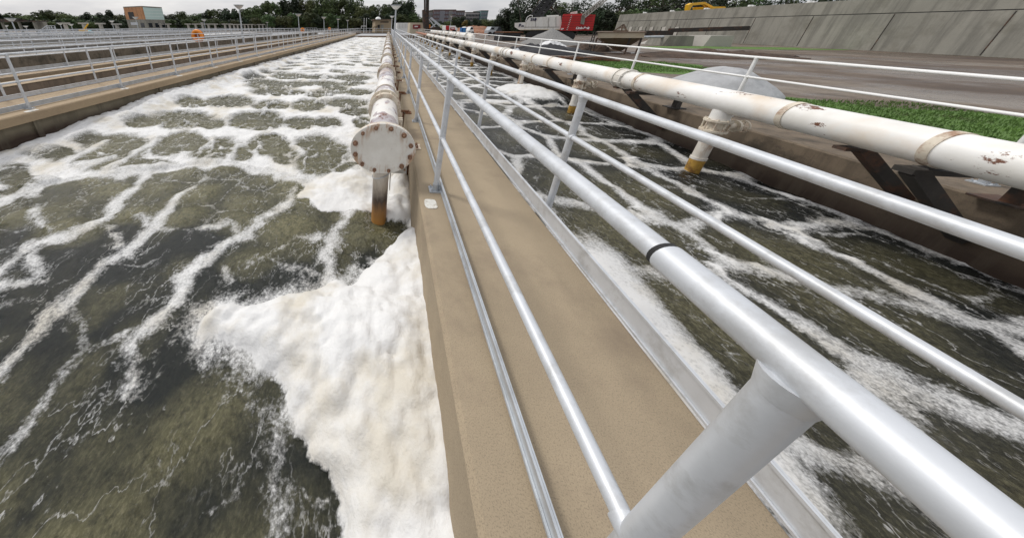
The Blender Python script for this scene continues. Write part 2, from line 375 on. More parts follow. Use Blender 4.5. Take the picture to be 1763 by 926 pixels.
def water_mat(name, slate, khaki, whiteness=1.0):
    m, N, L, P = newmat(name)
    tc = N.new('ShaderNodeTexCoord'); V = tc.outputs['Object']
    at_ = N.new('ShaderNodeAttribute'); at_.attribute_name = 'foam'
    tn = N.new('ShaderNodeAttribute'); tn.attribute_name = 'tone'
    F = at_.outputs['Fac']; T = tn.outputs['Fac']
    wv = N.new('ShaderNodeMapping'); L.new(V, wv.inputs[0]); wv.inputs['Rotation'].default_value = (0,0,R(35)); wv.inputs['Scale'].default_value = (1.0,.55,1)
    n1 = noise(N, L, 7, 9, .68, vec=wv.outputs[0]); n2 = noise(N, L, 34, 6, .65, vec=V)
    f = math_(N, L, 'ADD', F, math_(N, L, 'MULTIPLY', math_(N, L, 'SUBTRACT', n1, .5), .70))
    f = math_(N, L, 'ADD', f, math_(N, L, 'MULTIPLY', math_(N, L, 'SUBTRACT', n2, .5), .80))
    mr = N.new('ShaderNodeMapRange'); mr.interpolation_type = 'SMOOTHSTEP'; L.new(f, mr.inputs[0]); mr.inputs[1].default_value = .34; mr.inputs[2].default_value = .66
    mask = mr.outputs[0]
    # bubbly holes where the foam is thin
    vo = N.new('ShaderNodeTexVoronoi'); vo.inputs['Scale'].default_value = 48; L.new(V, vo.inputs['Vector'])
    vo2 = N.new('ShaderNodeTexVoronoi'); vo2.inputs['Scale'].default_value = 110; L.new(V, vo2.inputs['Vector'])
    hole = ramp(N, L, mix(N, L, .5, vo.outputs['Distance'], vo2.outputs['Distance']), [(.30, 0.0), (.62, .62)])
    thin = N.new('ShaderNodeMapRange'); L.new(f, thin.inputs[0]); thin.inputs[1].default_value = .95; thin.inputs[2].default_value = .55
    hk = math_(N, L, 'MULTIPLY', hole, thin.outputs[0], True)
    mask = math_(N, L, 'MULTIPLY', mask, math_(N, L, 'SUBTRACT', 1.0, hk), True)
    # water body: bubble-laden khaki against slate
    n3 = noise(N, L, 1.5, 7, .6, vec=V)
    t = math_(N, L, 'ADD', T, math_(N, L, 'MULTIPLY', math_(N, L, 'SUBTRACT', n3, .5), .7), True)
    c = mix(N, L, t, slate, khaki)
    fine = noise(N, L, 55, 8, .75, vec=wv.outputs[0])
    fb = ramp(N, L, fine, [(.46, 0.0), (.66, .55)])
    fb = math_(N, L, 'MULTIPLY', fb, math_(N, L, 'ADD', t, .10), True)
    c = mix(N, L, fb, c, (.27,.25,.15))
    dk = ramp(N, L, noise(N, L, 18, 6, .7, vec=V), [(.36, .55), (.52, 0.0)])
    c = mix(N, L, dk, c, tuple(x*.45 for x in slate))
    # stray filaments of foam
    fil = ramp(N, L, noise(N, L, 5.5, 5, .55, vec=wv.outputs[0]), [(.485, 0.0), (.5, 1.0), (.515, 0.0)])
    fk = math_(N, L, 'MULTIPLY', fil, ramp(N, L, noise(N, L, 1.6, 4, .5, vec=V), [(.42, 0.0), (.60, .85)]))
    fk = math_(N, L, 'MULTIPLY', fk, ramp(N, L, noise(N, L, 60, 3, .5, vec=V), [(.4, .2), (.6, 1.0)]))
    mask = math_(N, L, 'MAXIMUM', mask, fk)
    fc = ramp(N, L, noise(N, L, 1.3, 6, .6, vec=V), [(.35, (.62*whiteness,.58*whiteness,.50*whiteness)), (.50, (.745*whiteness,.74*whiteness,.725*whiteness))])
    fc = mix(N, L, math_(N, L, 'MULTIPLY', thin.outputs[0], .45, True), fc, (.42,.42,.42))
    L.new(mix(N, L, mask, c, fc), P.inputs['Base Color'])
    L.new(ramp(N, L, mask, [(0.0, .16), (.6, .75)]), P.inputs['Roughness'])
    P.inputs['Specular IOR Level'].default_value = .22
    h1 = math_(N, L, 'MULTIPLY', mask, .30)
    h2 = math_(N, L, 'ADD', h1, math_(N, L, 'MULTIPLY', math_(N, L, 'MULTIPLY', noise(N, L, 16, 8, .7, vec=wv.outputs[0]), .85), math_(N, L, 'SUBTRACT', 1.0, math_(N, L, 'MULTIPLY', mask, .65))))
    h2 = math_(N, L, 'ADD', h2, math_(N, L, 'MULTIPLY', noise(N, L, 7, 3, .5, vec=V), .6))
    h3 = math_(N, L, 'ADD', h2, math_(N, L, 'MULTIPLY', n2, .26))
    bump(N, L, P, h3, .75, .035)
    return m
M['waterL'] = water_mat('aerated_water', (.007,.010,.009), (.125,.116,.060))
M['waterR'] = water_mat('dark_aerated_water', (.006,.008,.008), (.075,.068,.034), .90)
M['waterD'] = simple('still_dark_water', (.02,.02,.018), .15, 0, .3, .8, .3, fine=3, fdist=.05)

# ================================================================ SETTING
ZW = -.65
XL0, XL1 = -6.72, .37        # left tank
XR0, XR1 = 1.36, 5.72        # right channel
YA, YB = -5.0, 62.0
def struct(o): o['kind'] = 'structure'; return o

# ground: one sheet with openings for the tanks
OPEN = [(-52, -44), (-40, -31), (-27, -21.5), (-18.2, -13.3), (-12.0, -11.05), (-10.2, -8.35), (XL0, XL1), (XR0, XR1)]
TANK_END = 78.0
g = MB(); Z0 = -.006
WALLS = [(-8.35, XL0), (XL1, XR0), (-11.05, -10.2), (XR1, 6.3)]
xs = sorted(set([-900, 900] + [v for o in OPEN+WALLS for v in o]))
for y0, y1 in ((-200, YA), (YA, TANK_END), (TANK_END, 1500)):
    for a, b in zip(xs[:-1], xs[1:]):
        if (y0, y1) == (YA, TANK_END) and (a, b) in OPEN+WALLS: continue
        g.add([(a,y0,Z0),(b,y0,Z0),(b,y1,Z0),(a,y1,Z0)], [(0,1,2,3)])
struct(g.build('ground', M['ground'], smooth=False))
d = MB()
for x0, x1 in ((-80, -52), (-44, -40), (-31, -27), (-21.5, -18.2), (-13.3, -12.0)): d.add([(x0,YA,-.002),(x1,YA,-.002),(x1,TANK_END,-.002),(x0,TANK_END,-.002)], [(0,1,2,3)])
struct(d.build('deck', M['deck'], smooth=False))

# central walkway on the dividing wall
def chamfer_wall(m, x0, x1, y0, y1, zt, zb, c=.03, lip=None):
    if lip:   # thicker coping on the -x or +x face
        s, dep, rec = lip
        if s > 0: prof = [(x0, zb), (x0, zt-c), (x0+c, zt), (x1-c, zt), (x1, zt-c), (x1, zt-dep), (x1-rec, zt-dep-.03), (x1-rec, zb)]
        else: prof = [(x0+rec, zb), (x0+rec, zt-dep-.03), (x0, zt-dep), (x0, zt-c), (x0+c, zt), (x1-c, zt), (x1, zt-c), (x1, zb)]
    else: prof = [(x0, zb), (x0, zt-c), (x0+c, zt), (x1-c, zt), (x1, zt-c), (x1, zb)]
    m.prism([(x, y0, z) for x, z in prof], (0, y1-y0, 0))
m = MB(); chamfer_wall(m, .37, 1.37, YA, YB, 0, -1.6, .022)
struct(m.build('walkway', M['walk'], smooth=False))
m = MB(); chamfer_wall(m, -8.33, -6.66, YA, TANK_END, 0, -.17, .02)
struct(m.build('walkway', M['walk2'], smooth=False))

def wallthing(label, x0, x1, mat, zt=0, zb=-1.6, y0=YA, y1=TANK_END, lip=None, name='tank_wall', c=.02):
    o = MB(); chamfer_wall(o, x0, x1, y0, y1, zt, zb, c, lip)
    b = o.build(name, mat, smooth=False, org=Vector(((x0+x1)/2, y0, 0)) if False else None)
    return tag(b, label, 'wall')
# supporting wall of the left walkway, set back under its coping, with pilasters
lw = wallthing('stained green-brown tank wall below the coping of the left walkway, with a dark tide mark', -8.2, -6.74, M['wallgreen'], -.173, -1.6, y1=YB)
pm = MB()
for k in range(15): y = 4.4+k*3.3; pm.box(-6.75, -6.69, y, y+.10, -1.0, -.17)
pm.build('pilaster', M['wallgreen'], lw, smooth=False)
rw = wallthing('right tank wall under the rusty pipe supports, black and rust stained at the waterline', XR1, 6.45, M['wallshaded'], y1=YB)
dw = wallthing('low brown concrete divider wall just beyond the left walkway', -11.05, -10.2, M['wall'], zt=-.02)
m = MB(); m.box(-11.06, -10.19, YA, TANK_END, -.018, .003); m.build('top_course', M['walk2'], dw, smooth=False)
wallthing('mottled old concrete wall of the narrow tank behind the third handrail', -18.6, -18.2, M['mottled'], zt=.12)
wallthing('old concrete wall with the second row of base plates, beyond the dark slot', -13.3, -12.0, M['walk2'], zt=.003)
wallthing('grey far tank wall nearest the treeline', -52.4, -52, M['deck'], zt=.1)
wallthing('grey concrete wall between the distant left tanks, middle one', -31, -30.6, M['deck'], zt=.1)
# end wall of the two near tanks
wallthing('dark cross wall closing the far end of the left tank', XL0, XL1, M['wall'], zt=-.25, y0=YB, y1=YB+.5, c=.01)
wallthing('cross wall closing the far end of the right channel', XR0+.02, XR1, M['wall'], zt=-.05, y0=YB, y1=YB+.5, c=.01)

# white paint pads beside post plates
def pad(x, y, label, sx=.055, sy=.075):
    b = MB(); rnd = random.Random(int(x*100+y*10)); n = 22; pts = []
    for i in range(n):
        a = 2*PI*i/n; q = (abs(math.cos(a))**4+abs(math.sin(a))**4)**-.25
        pts.append((x+sx*q*math.cos(a)*(1+.08*(rnd.random()-.5)), y+sy*q*math.sin(a)*(1+.08*(rnd.random()-.5)), .001))
    b.prism(pts, (0,0,.004)); o = b.build('paint_patch', M['paint']); tag(o, label, 'paint patch'); return o
pad(.462, 2.28, 'white paint patch on the walkway edge just before the nearest base plate')

# ---------------------------------------------------------------- water with foam
def hsh(i, j, s):
    h = (i.astype(np.int64)*374761393 + j.astype(np.int64)*668265263 + s*974711) & 0xffffffff
    h = ((h ^ (h >> 13))*1274126177) & 0xffffffff
    return ((h ^ (h >> 16)) & 0xffff)/65535.0
def vnoise(x, y, s=0):
    i = np.floor(x); j = np.floor(y); u = x-i; v = y-j; u = u*u*(3-2*u); v = v*v*(3-2*v)
    a = hsh(i, j, s); b = hsh(i+1, j, s); c = hsh(i, j+1, s); d = hsh(i+1, j+1, s)
    return (a*(1-u)+b*u)*(1-v)+(c*(1-u)+d*u)*v
def fbm(x, y, s=0, o=4):
    t = 0; a = .5; n = 0
    for k in range(o): t = t+a*vnoise(x*2**k+k*17.3, y*2**k-k*9.1, s+k); n += a; a *= .5
    return t/n
def sstep(a, b, x): t = np.clip((x-a)/(b-a), 0, 1); return t*t*(3-2*t)
def worley(x, y, s):
    i = np.floor(x); j = np.floor(y); f1 = np.full(x.shape, 9.); f2 = np.full(x.shape, 9.); idv = np.zeros(x.shape)
    for di in (-1,0,1):
        for dj in (-1,0,1):
            a = i+di; b = j+dj
            px = a+.5+.75*(hsh(a,b,s)-.5); py = b+.5+.75*(hsh(a,b,s+5)-.5)
            d = np.hypot(px-x, py-y); h = hsh(a,b,s+9)
            idv = np.where(d < f1, h, idv)
            f2 = np.where(d < f1, f1, np.minimum(f2, d)); f1 = np.minimum(f1, d)
    return f1, f2, idv
def seg_dist(X, Y, pts, wid=None):
    """min over segments of distance - half width (metres)"""
    best = np.full(X.shape, 9.)
    for k in range(len(pts)-1):
        x0, y0 = pts[k][:2]; x1, y1 = pts[k+1][:2]; dx = x1-x0; dy = y1-y0
        t = np.clip(((X-x0)*dx+(Y-y0)*dy)/(dx*dx+dy*dy+1e-9), 0, 1)
        d = np.hypot(X-x0-t*dx, Y-y0-t*dy)
        if wid: d = d-(pts[k][2]*(1-t)+pts[k+1][2]*t)
        best = np.minimum(best, d)
    return best
def inside(X, Y, poly):
    c = np.zeros(X.shape, bool); n = len(poly)
    for k in range(n):
        x0, y0 = poly[k]; x1, y1 = poly[(k+1) % n]
        cond = ((y0 > Y) != (y1 > Y)) & (X < (x1-x0)*(Y-y0)/(y1-y0+1e-12)+x0)
        c ^= cond
    return c
PATCH= [(-6.03, 4.0, 0.41, 0.05, -0.34, 0.27), (-5.63, 5.75, 0.45, 0.06, -0.31, 0.36), (-5.58, 7.58, 0.44, 0.06, -0.3, 0.44), (-4.66, 7.91, 0.66, 0.09, -0.37, 0.68), (-3.24, 7.68, 0.48, 0.06, -0.2, 0.5), (-2.17, 7.75, 0.43, 0.06, -0.15, 0.57), (-1.11, 8.09, 0.59, 0.08, -0.07, 0.53), (-0.76, 7.22, 0.38, 0.05, -0.04, 0.32), (-3.59, 9.26, 0.79, 0.1, -0.16, 0.44), (-2.12, 9.19, 0.48, 0.06, -0.11, 0.51), (-0.94, 9.61, 0.49, 0.06, -0.05, 0.45), (-4.88, 6.08, 0.65, 0.08, -0.43, 0.61), (-4.01, 5.83, 0.34, 0.04, -0.19, 0.32), (-3.03, 6.27, 0.64, 0.08, -0.27, 0.62), (-1.95, 6.23, 0.42, 0.06, -0.11, 0.38), (-1.32, 6.27, 0.34, 0.04, -0.08, 0.38), (-0.5, 6.38, 0.19, 0.02, -0.03, 0.39), (-3.86, 4.73, 0.37, 0.05, -0.3, 0.42), (-3.0, 4.47, 0.51, 0.07, -0.28, 0.48), (-2.14, 4.87, 0.37, 0.05, -0.18, 0.45), (-2.39, 4.29, 0.16, 0.02, -0.1, 0.21), (-1.71, 4.24, 0.14, 0.02, -0.07, 0.2), (-1.17, 4.61, 0.44, 0.06, -0.18, 0.77), (-0.44, 4.04, 0.23, 0.03, -0.02, 0.22), (-5.82, 4.66, 0.39, 0.05, -0.27, 0.26), (-5.03, 4.4, 0.57, 0.07, -0.45, 0.46), (-4.92, 3.87, 0.38, 0.05, -0.33, 0.31), (-4.07, 3.77, 0.52, 0.07, -0.16, 0.18), (-4.12, 4.52, 0.35, 0.05, -0.29, 0.37), (-5.62, 3.16, 0.27, 0.03, -0.38, 0.27), (-5.0, 3.12, 0.26, 0.03, -0.16, 0.12), (-4.15, 10.42, 0.99, 0.13, -0.25, 0.65), (-3.88, 9.41, 0.72, 0.09, -0.21, 0.54), (-1.88, 10.28, 0.46, 0.06, -0.11, 0.62), (-2.58, 10.98, 0.86, 0.11, -0.13, 0.59), (-3.6, 10.84, 0.68, 0.09, -0.18, 0.58), (-4.93, 11.17, 0.71, 0.09, -0.21, 0.5), (-4.33, 12.71, 0.73, 0.1, -0.26, 0.78), (-3.0, 12.57, 0.67, 0.09, -0.14, 0.61), (-1.52, 12.61, 0.76, 0.1, -0.09, 0.75), (-1.24, 11.27, 0.46, 0.06, -0.05, 0.49), (-1.04, 9.51, 0.58, 0.08, -0.05, 0.44), (-5.89, 12.19, 0.56, 0.07, -0.27, 0.59), (-5.64, 13.98, 0.75, 0.1, -0.29, 0.75), (-1.89, 14.47, 0.87, 0.11, -0.1, 0.78)]
STREAK= [[(-4.99, 2.57, 0.113), (-5.0, 2.98, 0.113), (-4.67, 3.29, 0.119), (-4.15, 3.47, 0.134), (-3.71, 3.67, 0.152), (-3.15, 3.89, 0.139), (-2.46, 3.94, 0.134), (-1.8, 3.82, 0.137), (-1.17, 3.58, 0.172), (-0.71, 3.48, 0.232), (-0.31, 3.73, 0.323), (-0.11, 3.28, 0.275)], [(-3.66, 3.64, 0.105), (-3.48, 3.11, 0.076), (-3.49, 2.84, 0.082), (-3.27, 2.46, 0.091), (-3.25, 2.28, 0.095), (-3.36, 2.14, 0.092), (-3.53, 1.98, 0.08), (-3.62, 1.84, 0.068), (-3.49, 1.55, 0.067), (-3.55, 1.35, 0.062), (-3.48, 1.04, 0.054)], [(-2.74, 3.5, 0.04), (-2.67, 2.95, 0.045), (-2.68, 2.68, 0.072), (-2.51, 2.41, 0.083), (-2.55, 2.2, 0.085), (-2.54, 1.9, 0.068), (-2.67, 1.77, 0.044), (-2.67, 1.59, 0.04), (-2.62, 1.44, 0.056), (-2.59, 1.16, 0.049), (-2.46, 0.85, 0.041)], [(-1.21, 3.29, 0.034), (-1.21, 2.93, 0.049), (-1.41, 2.67, 0.073), (-1.49, 2.39, 0.074), (-1.62, 2.19, 0.069), (-1.79, 2.0, 0.079), (-1.84, 1.8, 0.079), (-1.72, 1.56, 0.052), (-1.66, 1.28, 0.044), (-1.57, 0.97, 0.036)], [(-0.78, 3.42, 0.16), (-0.41, 3.1, 0.14), (-0.44, 2.83, 0.072), (-0.52, 2.57, 0.065), (-0.51, 2.29, 0.065), (-0.48, 2.05, 0.064), (-0.39, 1.86, 0.081)], [(-1.33, 1.89, 0.013), (-1.23, 1.98, 0.013), (-1.15, 2.06, 0.027), (-0.84, 2.04, 0.02), (-0.57, 2.0, 0.019), (-0.48, 1.97, 0.025)], [(-1.15, 2.06, 0.021), (-1.02, 2.22, 0.015), (-0.94, 2.35, 0.031), (-0.76, 2.41, 0.031), (-0.59, 2.49, 0.024)], [(-2.08, 2.43, 0.018), (-1.72, 2.57, 0.027), (-1.59, 2.43, 0.034)], [(-0.39, 2.5, 0.012), (-0.01, 2.56, 0.012)], [(-3.18, 2.32, 0.019), (-2.76, 2.08, 0.025)], [(-4.53, 2.63, 0.024), (-3.99, 2.29, 0.031), (-3.67, 2.1, 0.028)], [(-1.32, 1.8, 0.031), (-1.44, 1.93, 0.013)], [(-1.54, 4.17, 0.045), (-1.46, 4.62, 0.084), (-1.72, 4.92, 0.073), (-1.7, 5.24, 0.059)], [(-2.54, 3.99, 0.061), (-2.68, 4.57, 0.071), (-2.63, 4.95, 0.077)], [(-4.78, 2.82, 0.119), (-5.3, 3.46, 0.197), (-5.38, 3.9, 0.146), (-5.38, 4.6, 0.064)], [(-4.91, 3.31, 0.153), (-4.94, 3.62, 0.198), (-4.66, 3.88, 0.052)], [(-4.37, 3.58, 0.125), (-4.41, 4.03, 0.07), (-4.41, 4.43, 0.096), (-4.58, 4.86, 0.107)], [(-6.7, 3.73, 0.194), (-6.44, 4.08, 0.205), (-6.41, 4.46, 0.199)], [(-3.27, 4.23, 0.034), (-3.38, 5.02, 0.041)], [(-3.72, 1.91, 0.044), (-3.33, 1.72, 0.047), (-3.04, 1.54, 0.028)], [(-3.32, 1.44, 0.056), (-3.16, 1.5, 0.056)], [(-2.89, 2.51, 0.03), (-2.63, 2.39, 0.028), (-2.33, 2.38, 0.018)], [(-0.15, 3.94, 0.343), (-0.44, 3.39, 0.278), (-0.26, 3.19, 0.258)]]
# foam pile against the walkway (world metres)
PILE = [(.40,2.95),(.36,2.72),(.22,2.48),(.10,2.32),(-.04,2.17),(-.20,1.93),(-.42,1.78),(-.66,1.69),(-.9,1.62),(-1.12,1.55),(-1.32,1.44),(-1.30,1.31),(-1.02,1.20),(-.66,1.04),(-.36,.78),(-.08,.45),(.08,-.1),(.1,-5.2),(.6,-5.2),(.6,2.95)]
SLATE = [(-2.56,1.93,.35),(-1.95,2.2,.38),(-2.96,1.55,.5),(-1.0,1.72,.45),(-.05,2.1,.35),(-3.9,1.7,.6),(-2.9,2.2,.3),(-1.6,1.2,.5)]
def wgrid(xs, ys, warp=.12):
    X, Y = np.meshgrid(xs, ys); return X, Y
def water(name, label, xs, ys, side, mat):
    X, Y = np.meshgrid(xs, ys)
    wx = X+.26*(fbm(X*1.7, Y*1.7, 3)-.5)+.09*(fbm(X*4.5, Y*4.5, 33)-.5)+.06*(fbm(X*12, Y*12, 31)-.5); wy = Y+.26*(fbm(X*1.7, Y*1.7, 8)-.5)+.09*(fbm(X*4.5, Y*4.5, 38)-.5)+.06*(fbm(X*12, Y*12, 36)-.5)
    dome = lambda s, k: np.sqrt(np.clip(1-(worley((X+.05*(fbm(X*9,Y*9,7)-.5))/s, (Y+.05*(fbm(X*9,Y*9,17)-.5))/s, k)[0]/.85)**2, 0, 1))
    rid = 1-np.abs(2*fbm(X*2.0+.5*Y, Y*1.6, 66, 4)-1); rid2 = 1-np.abs(2*fbm(X*4.2, Y*3.2+X, 67, 4)-1)
    big = fbm(X*.8, Y*.8, 21); med = fbm(X*3, Y*3, 11)
    bil = np.abs(2*fbm(X*2.6, Y*2.6, 41, 5)-1); lump = fbm(X*5.5, Y*5.5, 51, 4)
    if side == 'L':
        d1 = dome(.34,81); d2 = dome(.15,82); d3 = dome(.065,83); cau = .42*d1+.32*d2+.16*d3+.2*big
        # open cells seen in the foam
        P = np.zeros(X.shape)
        for (cx, cy, ax, ay, bx, by) in PATCH:
            det = ax*by-ay*bx
            u = ((wx-cx)*by-(wy-cy)*bx)/det; v = (-(wx-cx)*ay+(wy-cy)*ax)/det
            r = (np.abs(u)**1.9+np.abs(v)**1.9)**(1/1.9); P = np.maximum(P, 1-sstep(.80, 1.48, r))
        f1, f2, idv = worley(wx/1.55, wy/1.45+.35*np.sin(wx*.7), 4)
        far = sstep(.13, .42, f2-f1)*sstep(.05,.25,idv)
        blend = sstep(13.2, 14.6, Y); P = P*(1-blend)+far*.9*blend
        # side gaps not traced
        P = np.where((Y > 14.5), far*.9, P)
        band = np.interp(X, [-6.6,-5,-4.67,-4.15,-3.71,-3.15,-2.46,-1.8,-1.17,-.7,-.3], [2.4,2.9,3.3,3.47,3.67,3.89,3.94,3.82,3.6,3.5,3.4])
        up = sstep(-.05, .08, wy-band)
        S = np.full(X.shape, 9.)
        for s in STREAK: S = np.minimum(S, seg_dist(wx, wy, s, True))
        soft = .02+.03*sstep(3, 6, Y)
        st = .95*np.clip(.5-(S-.025-.12*(med-.5)-.07*(fbm(X*9,Y*9,12)-.5))/.17, 0, 1)**.8
        f1b, f2b, idb = worley(wx/.70, wy/.56, 14); f1c, f2c, _ = worley(wx/.33, wy/.30, 64)
        web = (1-sstep(.0, .17, f2b-f1b))*.60*sstep(.30,.50,fbm(X*1.1,Y*1.1,77)); web = np.maximum(web, (1-sstep(.0,.22,f2c-f1c))*.44*sstep(.45,.6,fbm(X*1.4,Y*1.4,79))); web = np.maximum(web, .52*sstep(.90,.99,rid2)*sstep(.4,.6,fbm(X*1.5,Y*1.5,78)))
        w1, w2, _ = worley(wx/1.35+.3, wy/1.2, 24); web2 = (1-sstep(.02, .2, w2-w1))*.62
        below = sstep(1.5, .9, Y)*sstep(-1, -3, X)   # beyond the traced stretch
        F = up*(1-P*.84)+.30*up*P*(fbm(X*6,Y*6,15)-.4)+up*P*.46*sstep(.90,.985,rid)*sstep(.38,.5,fbm(X*1.3,Y*1.3,19))+up*P*.34*(1-sstep(0,.2,f2c-f1c))
        F = np.maximum(F, st*.92)
        F = np.maximum(F, web*(1-.4*up)); F = np.maximum(F, web2*np.maximum(sstep(1.7,1.2,Y), sstep(-4.6,-5.1,X)*(1-up)))
        F = F-.10*sstep(7, 3, Y)
        # foam heaped along the left wall
        hw = sstep(-5.75-.45*(big-.5)*2, -6.45, X)*sstep(3.0, 4.6, Y)
        hw = np.maximum(hw, sstep(-6.25, -6.55, X)*sstep(2.0,3.2,Y))
        hwh = hw*(.02+.22*cau)*(.35+.65*sstep(4.5,7.5,Y))*(1-.5*sstep(12,25,Y))
        # piles by the walkway
        ins = inside(X, Y, PILE); ds = seg_dist(X, Y, [p for p in PILE[:17]])
        ds = np.where(ins, ds, -ds)+.16*(lump-.5)+.22*(med-.5)+.05*(fbm(X*16,Y*16,62)-.5)
        pile = sstep(-.01, .03, ds); ph = (1-np.exp(-np.clip(ds, 0, 9)/.22))*.24*cau + np.clip(ds,0,.5)*.12
        skirt = np.clip(.70+ds/.34*.55, 0, .70)*(ds < 0.02)
        q = np.maximum(1-np.hypot((X-.20)/.24, (Y-3.02)/.24), 0); ph2 = np.sqrt(q)*.22*(.3+cau)
        q2 = np.maximum(1-np.hypot((X-.27)/.2, (Y-3.45)/.42), 0); ph3 = np.sqrt(q2)*.26*(.3+cau)
        q3 = np.maximum(1-np.hypot((X+.42)/.72, (Y-3.50-.12*X)/.55)+.45*(med-.5)+.3*(lump-.5), 0); ph4 = np.clip(q3,0,1)*.10*(.1+cau)
        extra = np.maximum(np.maximum(sstep(0,.08,q), sstep(0,.08,q2)), sstep(0,.12,q3))
        F = np.maximum(F, np.maximum(pile, extra)*1.25); F = np.maximum(F, skirt*sstep(.35,.6,fbm(X*3,Y*3,63)+.1))
        F = np.maximum(F, hw*1.25)
        # clear dark water round the first leg
        hole = 1-sstep(.55, 1.05, np.hypot((wx-.02)/.42, (wy-2.55)/.40)); F = F*(1-hole*(1-pile)*(1-np.clip(extra,0,1)))
        T = .62+.75*(fbm(X*.9, Y*.9, 71)-.5)
        g1, g2, gid = worley(wx/1.05+.4, wy/.95, 44); g3, g4, _ = worley(wx/.42, wy/.42, 54)
        T = np.where(up > .5, T+.12, .10+.30*sstep(1.9,2.7,Y-.12*X)+.62*sstep(.60, .10, f1b)*(.45+.8*idb)+.22*sstep(.6,.1,g3)+.55*(fbm(X*.9, Y*.9, 71)-.5))
        for (a, b, r) in SLATE: T = T-.55*np.exp(-((X-a)**2+((Y-b)/.8)**2)/r**2)
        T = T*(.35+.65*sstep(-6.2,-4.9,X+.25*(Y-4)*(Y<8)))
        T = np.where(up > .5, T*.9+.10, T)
        z = ZW+(.010+.030*up)*sstep(.2,1.,F)*(.6+.8*lump)+.085*up*sstep(.3,1.05,F)*(.25+.75*cau)*sstep(4,6,Y)*(.4+.9*big)
        z = z+.03*(fbm(X*4,Y*4,91)-.5)+.012*(fbm(X*13,Y*13,95)-.5)*(1-np.clip(F,0,1)*.3)+.07*(fbm(X*1.1,Y*1.1,99)-.5)
        z = z+.05*up*P*(1-sstep(10,20,Y))+.045*(1-up)*sstep(.6,.05,f1b)*sstep(.3,.9,T)
        z = z+hwh+np.maximum(np.maximum(ph*pile, ph2), np.maximum(ph3, ph4))
    else:
        f1, f2, idv = worley(wx/1.15+.2, wy/1.25, 6)
        w1, w2, _ = worley(wx/.45, wy/.8, 16)
        F = (1-sstep(.0, .36, f2-f1))*.74+.45*(fbm(X*.7,Y*.45,23)-.5)+.4*sstep(.92,.99,rid)*sstep(.42,.6,fbm(X*1.3,Y*1.3,19))
        F = np.maximum(F, (1-sstep(.0, .22, w2-w1))*.52*sstep(.45,.6,fbm(X*.8,Y*.8,78)))
        F = F+.16*sstep(8, 16, Y)
        F = np.maximum(F, (1-sstep(.6,1.15,np.hypot((wx-4.75)/.95,(wy-10.3)/1.35)))*1.2)
        F = np.maximum(F, (1-sstep(.45,1.2,np.hypot((wx-3.3)/1.3,(wy-9.2)/.35)))*.9)
        band = sstep(.50+.2*(big-.5)*2, .15, np.abs(X-2.05-.10*(Y-1.6))/1.0)*sstep(3.4,2.4,Y)*sstep(.2,1.2,Y)
        F = np.maximum(F, band*.95)
        F = np.maximum(F, sstep(.55,.1,XR1-X)*.55*sstep(5,8,Y))
        F = F*(1-sstep(.9,.5,Y)*sstep(2.9,2.0,X)*.8)
        T = .12+.6*sstep(.65,.1,f1)*(.4+.8*idv)+.7*(fbm(X*.9, Y*.7, 73)-.5)+.25*np.exp(-((X-3.0)**2+(Y-3.3)**2)/.9)-.35*sstep(3.6,5.2,X)
        mound = np.clip(1-np.hypot((X-4.85)/1.0,(Y-10.3)/1.5), 0, 1)
        z = ZW+.018*sstep(.3,1.,F)+.30*np.sqrt(mound)*(.5+.35*dome(.4,84)+.25*dome(.16,85))+.03*(fbm(X*4,Y*4,91)-.5)+.08*(fbm(X*1.1,Y*1.1,99)-.5)
    ny, nx = X.shape
    co = np.stack([X.ravel(), Y.ravel(), z.ravel()], 1).astype(np.float32)
    idx = np.arange(nx*ny).reshape(ny, nx)
    q = np.stack([idx[:-1,:-1], idx[:-1,1:], idx[1:,1:], idx[1:,:-1]], -1).reshape(-1, 4)
    me = bpy.data.meshes.new(name); me.vertices.add(len(co)); me.vertices.foreach_set('co', co.ravel())
    me.loops.add(q.size); me.loops.foreach_set('vertex_index', q.ravel().astype(np.int32))
    me.polygons.add(len(q)); me.polygons.foreach_set('loop_start', np.arange(0, q.size, 4, dtype=np.int32)); me.polygons.foreach_set('loop_total', np.full(len(q), 4, np.int32))
    me.update(calc_edges=True); me.shade_smooth()
    for nm, val in (('foam', F), ('tone', T)):
        a = me.attributes.new(nm, 'FLOAT', 'POINT'); a.data.foreach_set('value', np.clip(val, 0, 1.3).astype(np.float32).ravel())
    me.materials.append(mat); o = bpy.data.objects.new(name, me); COL.objects.link(o)
    struct(o); return o
def steps(a, b, fn):
    r = [a]
    while r[-1] < b: r.append(r[-1]+fn(r[-1]))
    r[-1] = b; return np.array(r)
ysL = steps(YA, YB, lambda y: .06 if y < -.5 else (.022 if y < 4.6 else min(.25, .022+.0055*(y-4.6))))
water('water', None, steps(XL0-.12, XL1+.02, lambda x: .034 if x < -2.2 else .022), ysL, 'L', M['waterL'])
water('water', None, steps(XR0-.02, XR1+.02, lambda x: .035), steps(YA, YB, lambda y: .06 if y < .3 else (.035 if y < 6 else min(.3, .035+.006*(y-6)))), 'R', M['waterR'])
wd = MB()
for a, b in OPEN[:6]: wd.add([(a,YA,-.9),(b,YA,-.9),(b,TANK_END,-.9),(a,TANK_END,-.9)], [(0,1,2,3)])
wd.add([(XL0,YB+.5,-.7),(XL1,YB+.5,-.7),(XL1,TANK_END,-.7),(XL0,TANK_END,-.7)], [(0,1,2,3)]); wd.add([(XR0,YB+.5,-.7),(XR1,YB+.5,-.7),(XR1,TANK_END,-.7),(XR0,TANK_END,-.7)], [(0,1,2,3)])
struct(wd.build('water', M['waterD'], smooth=False))

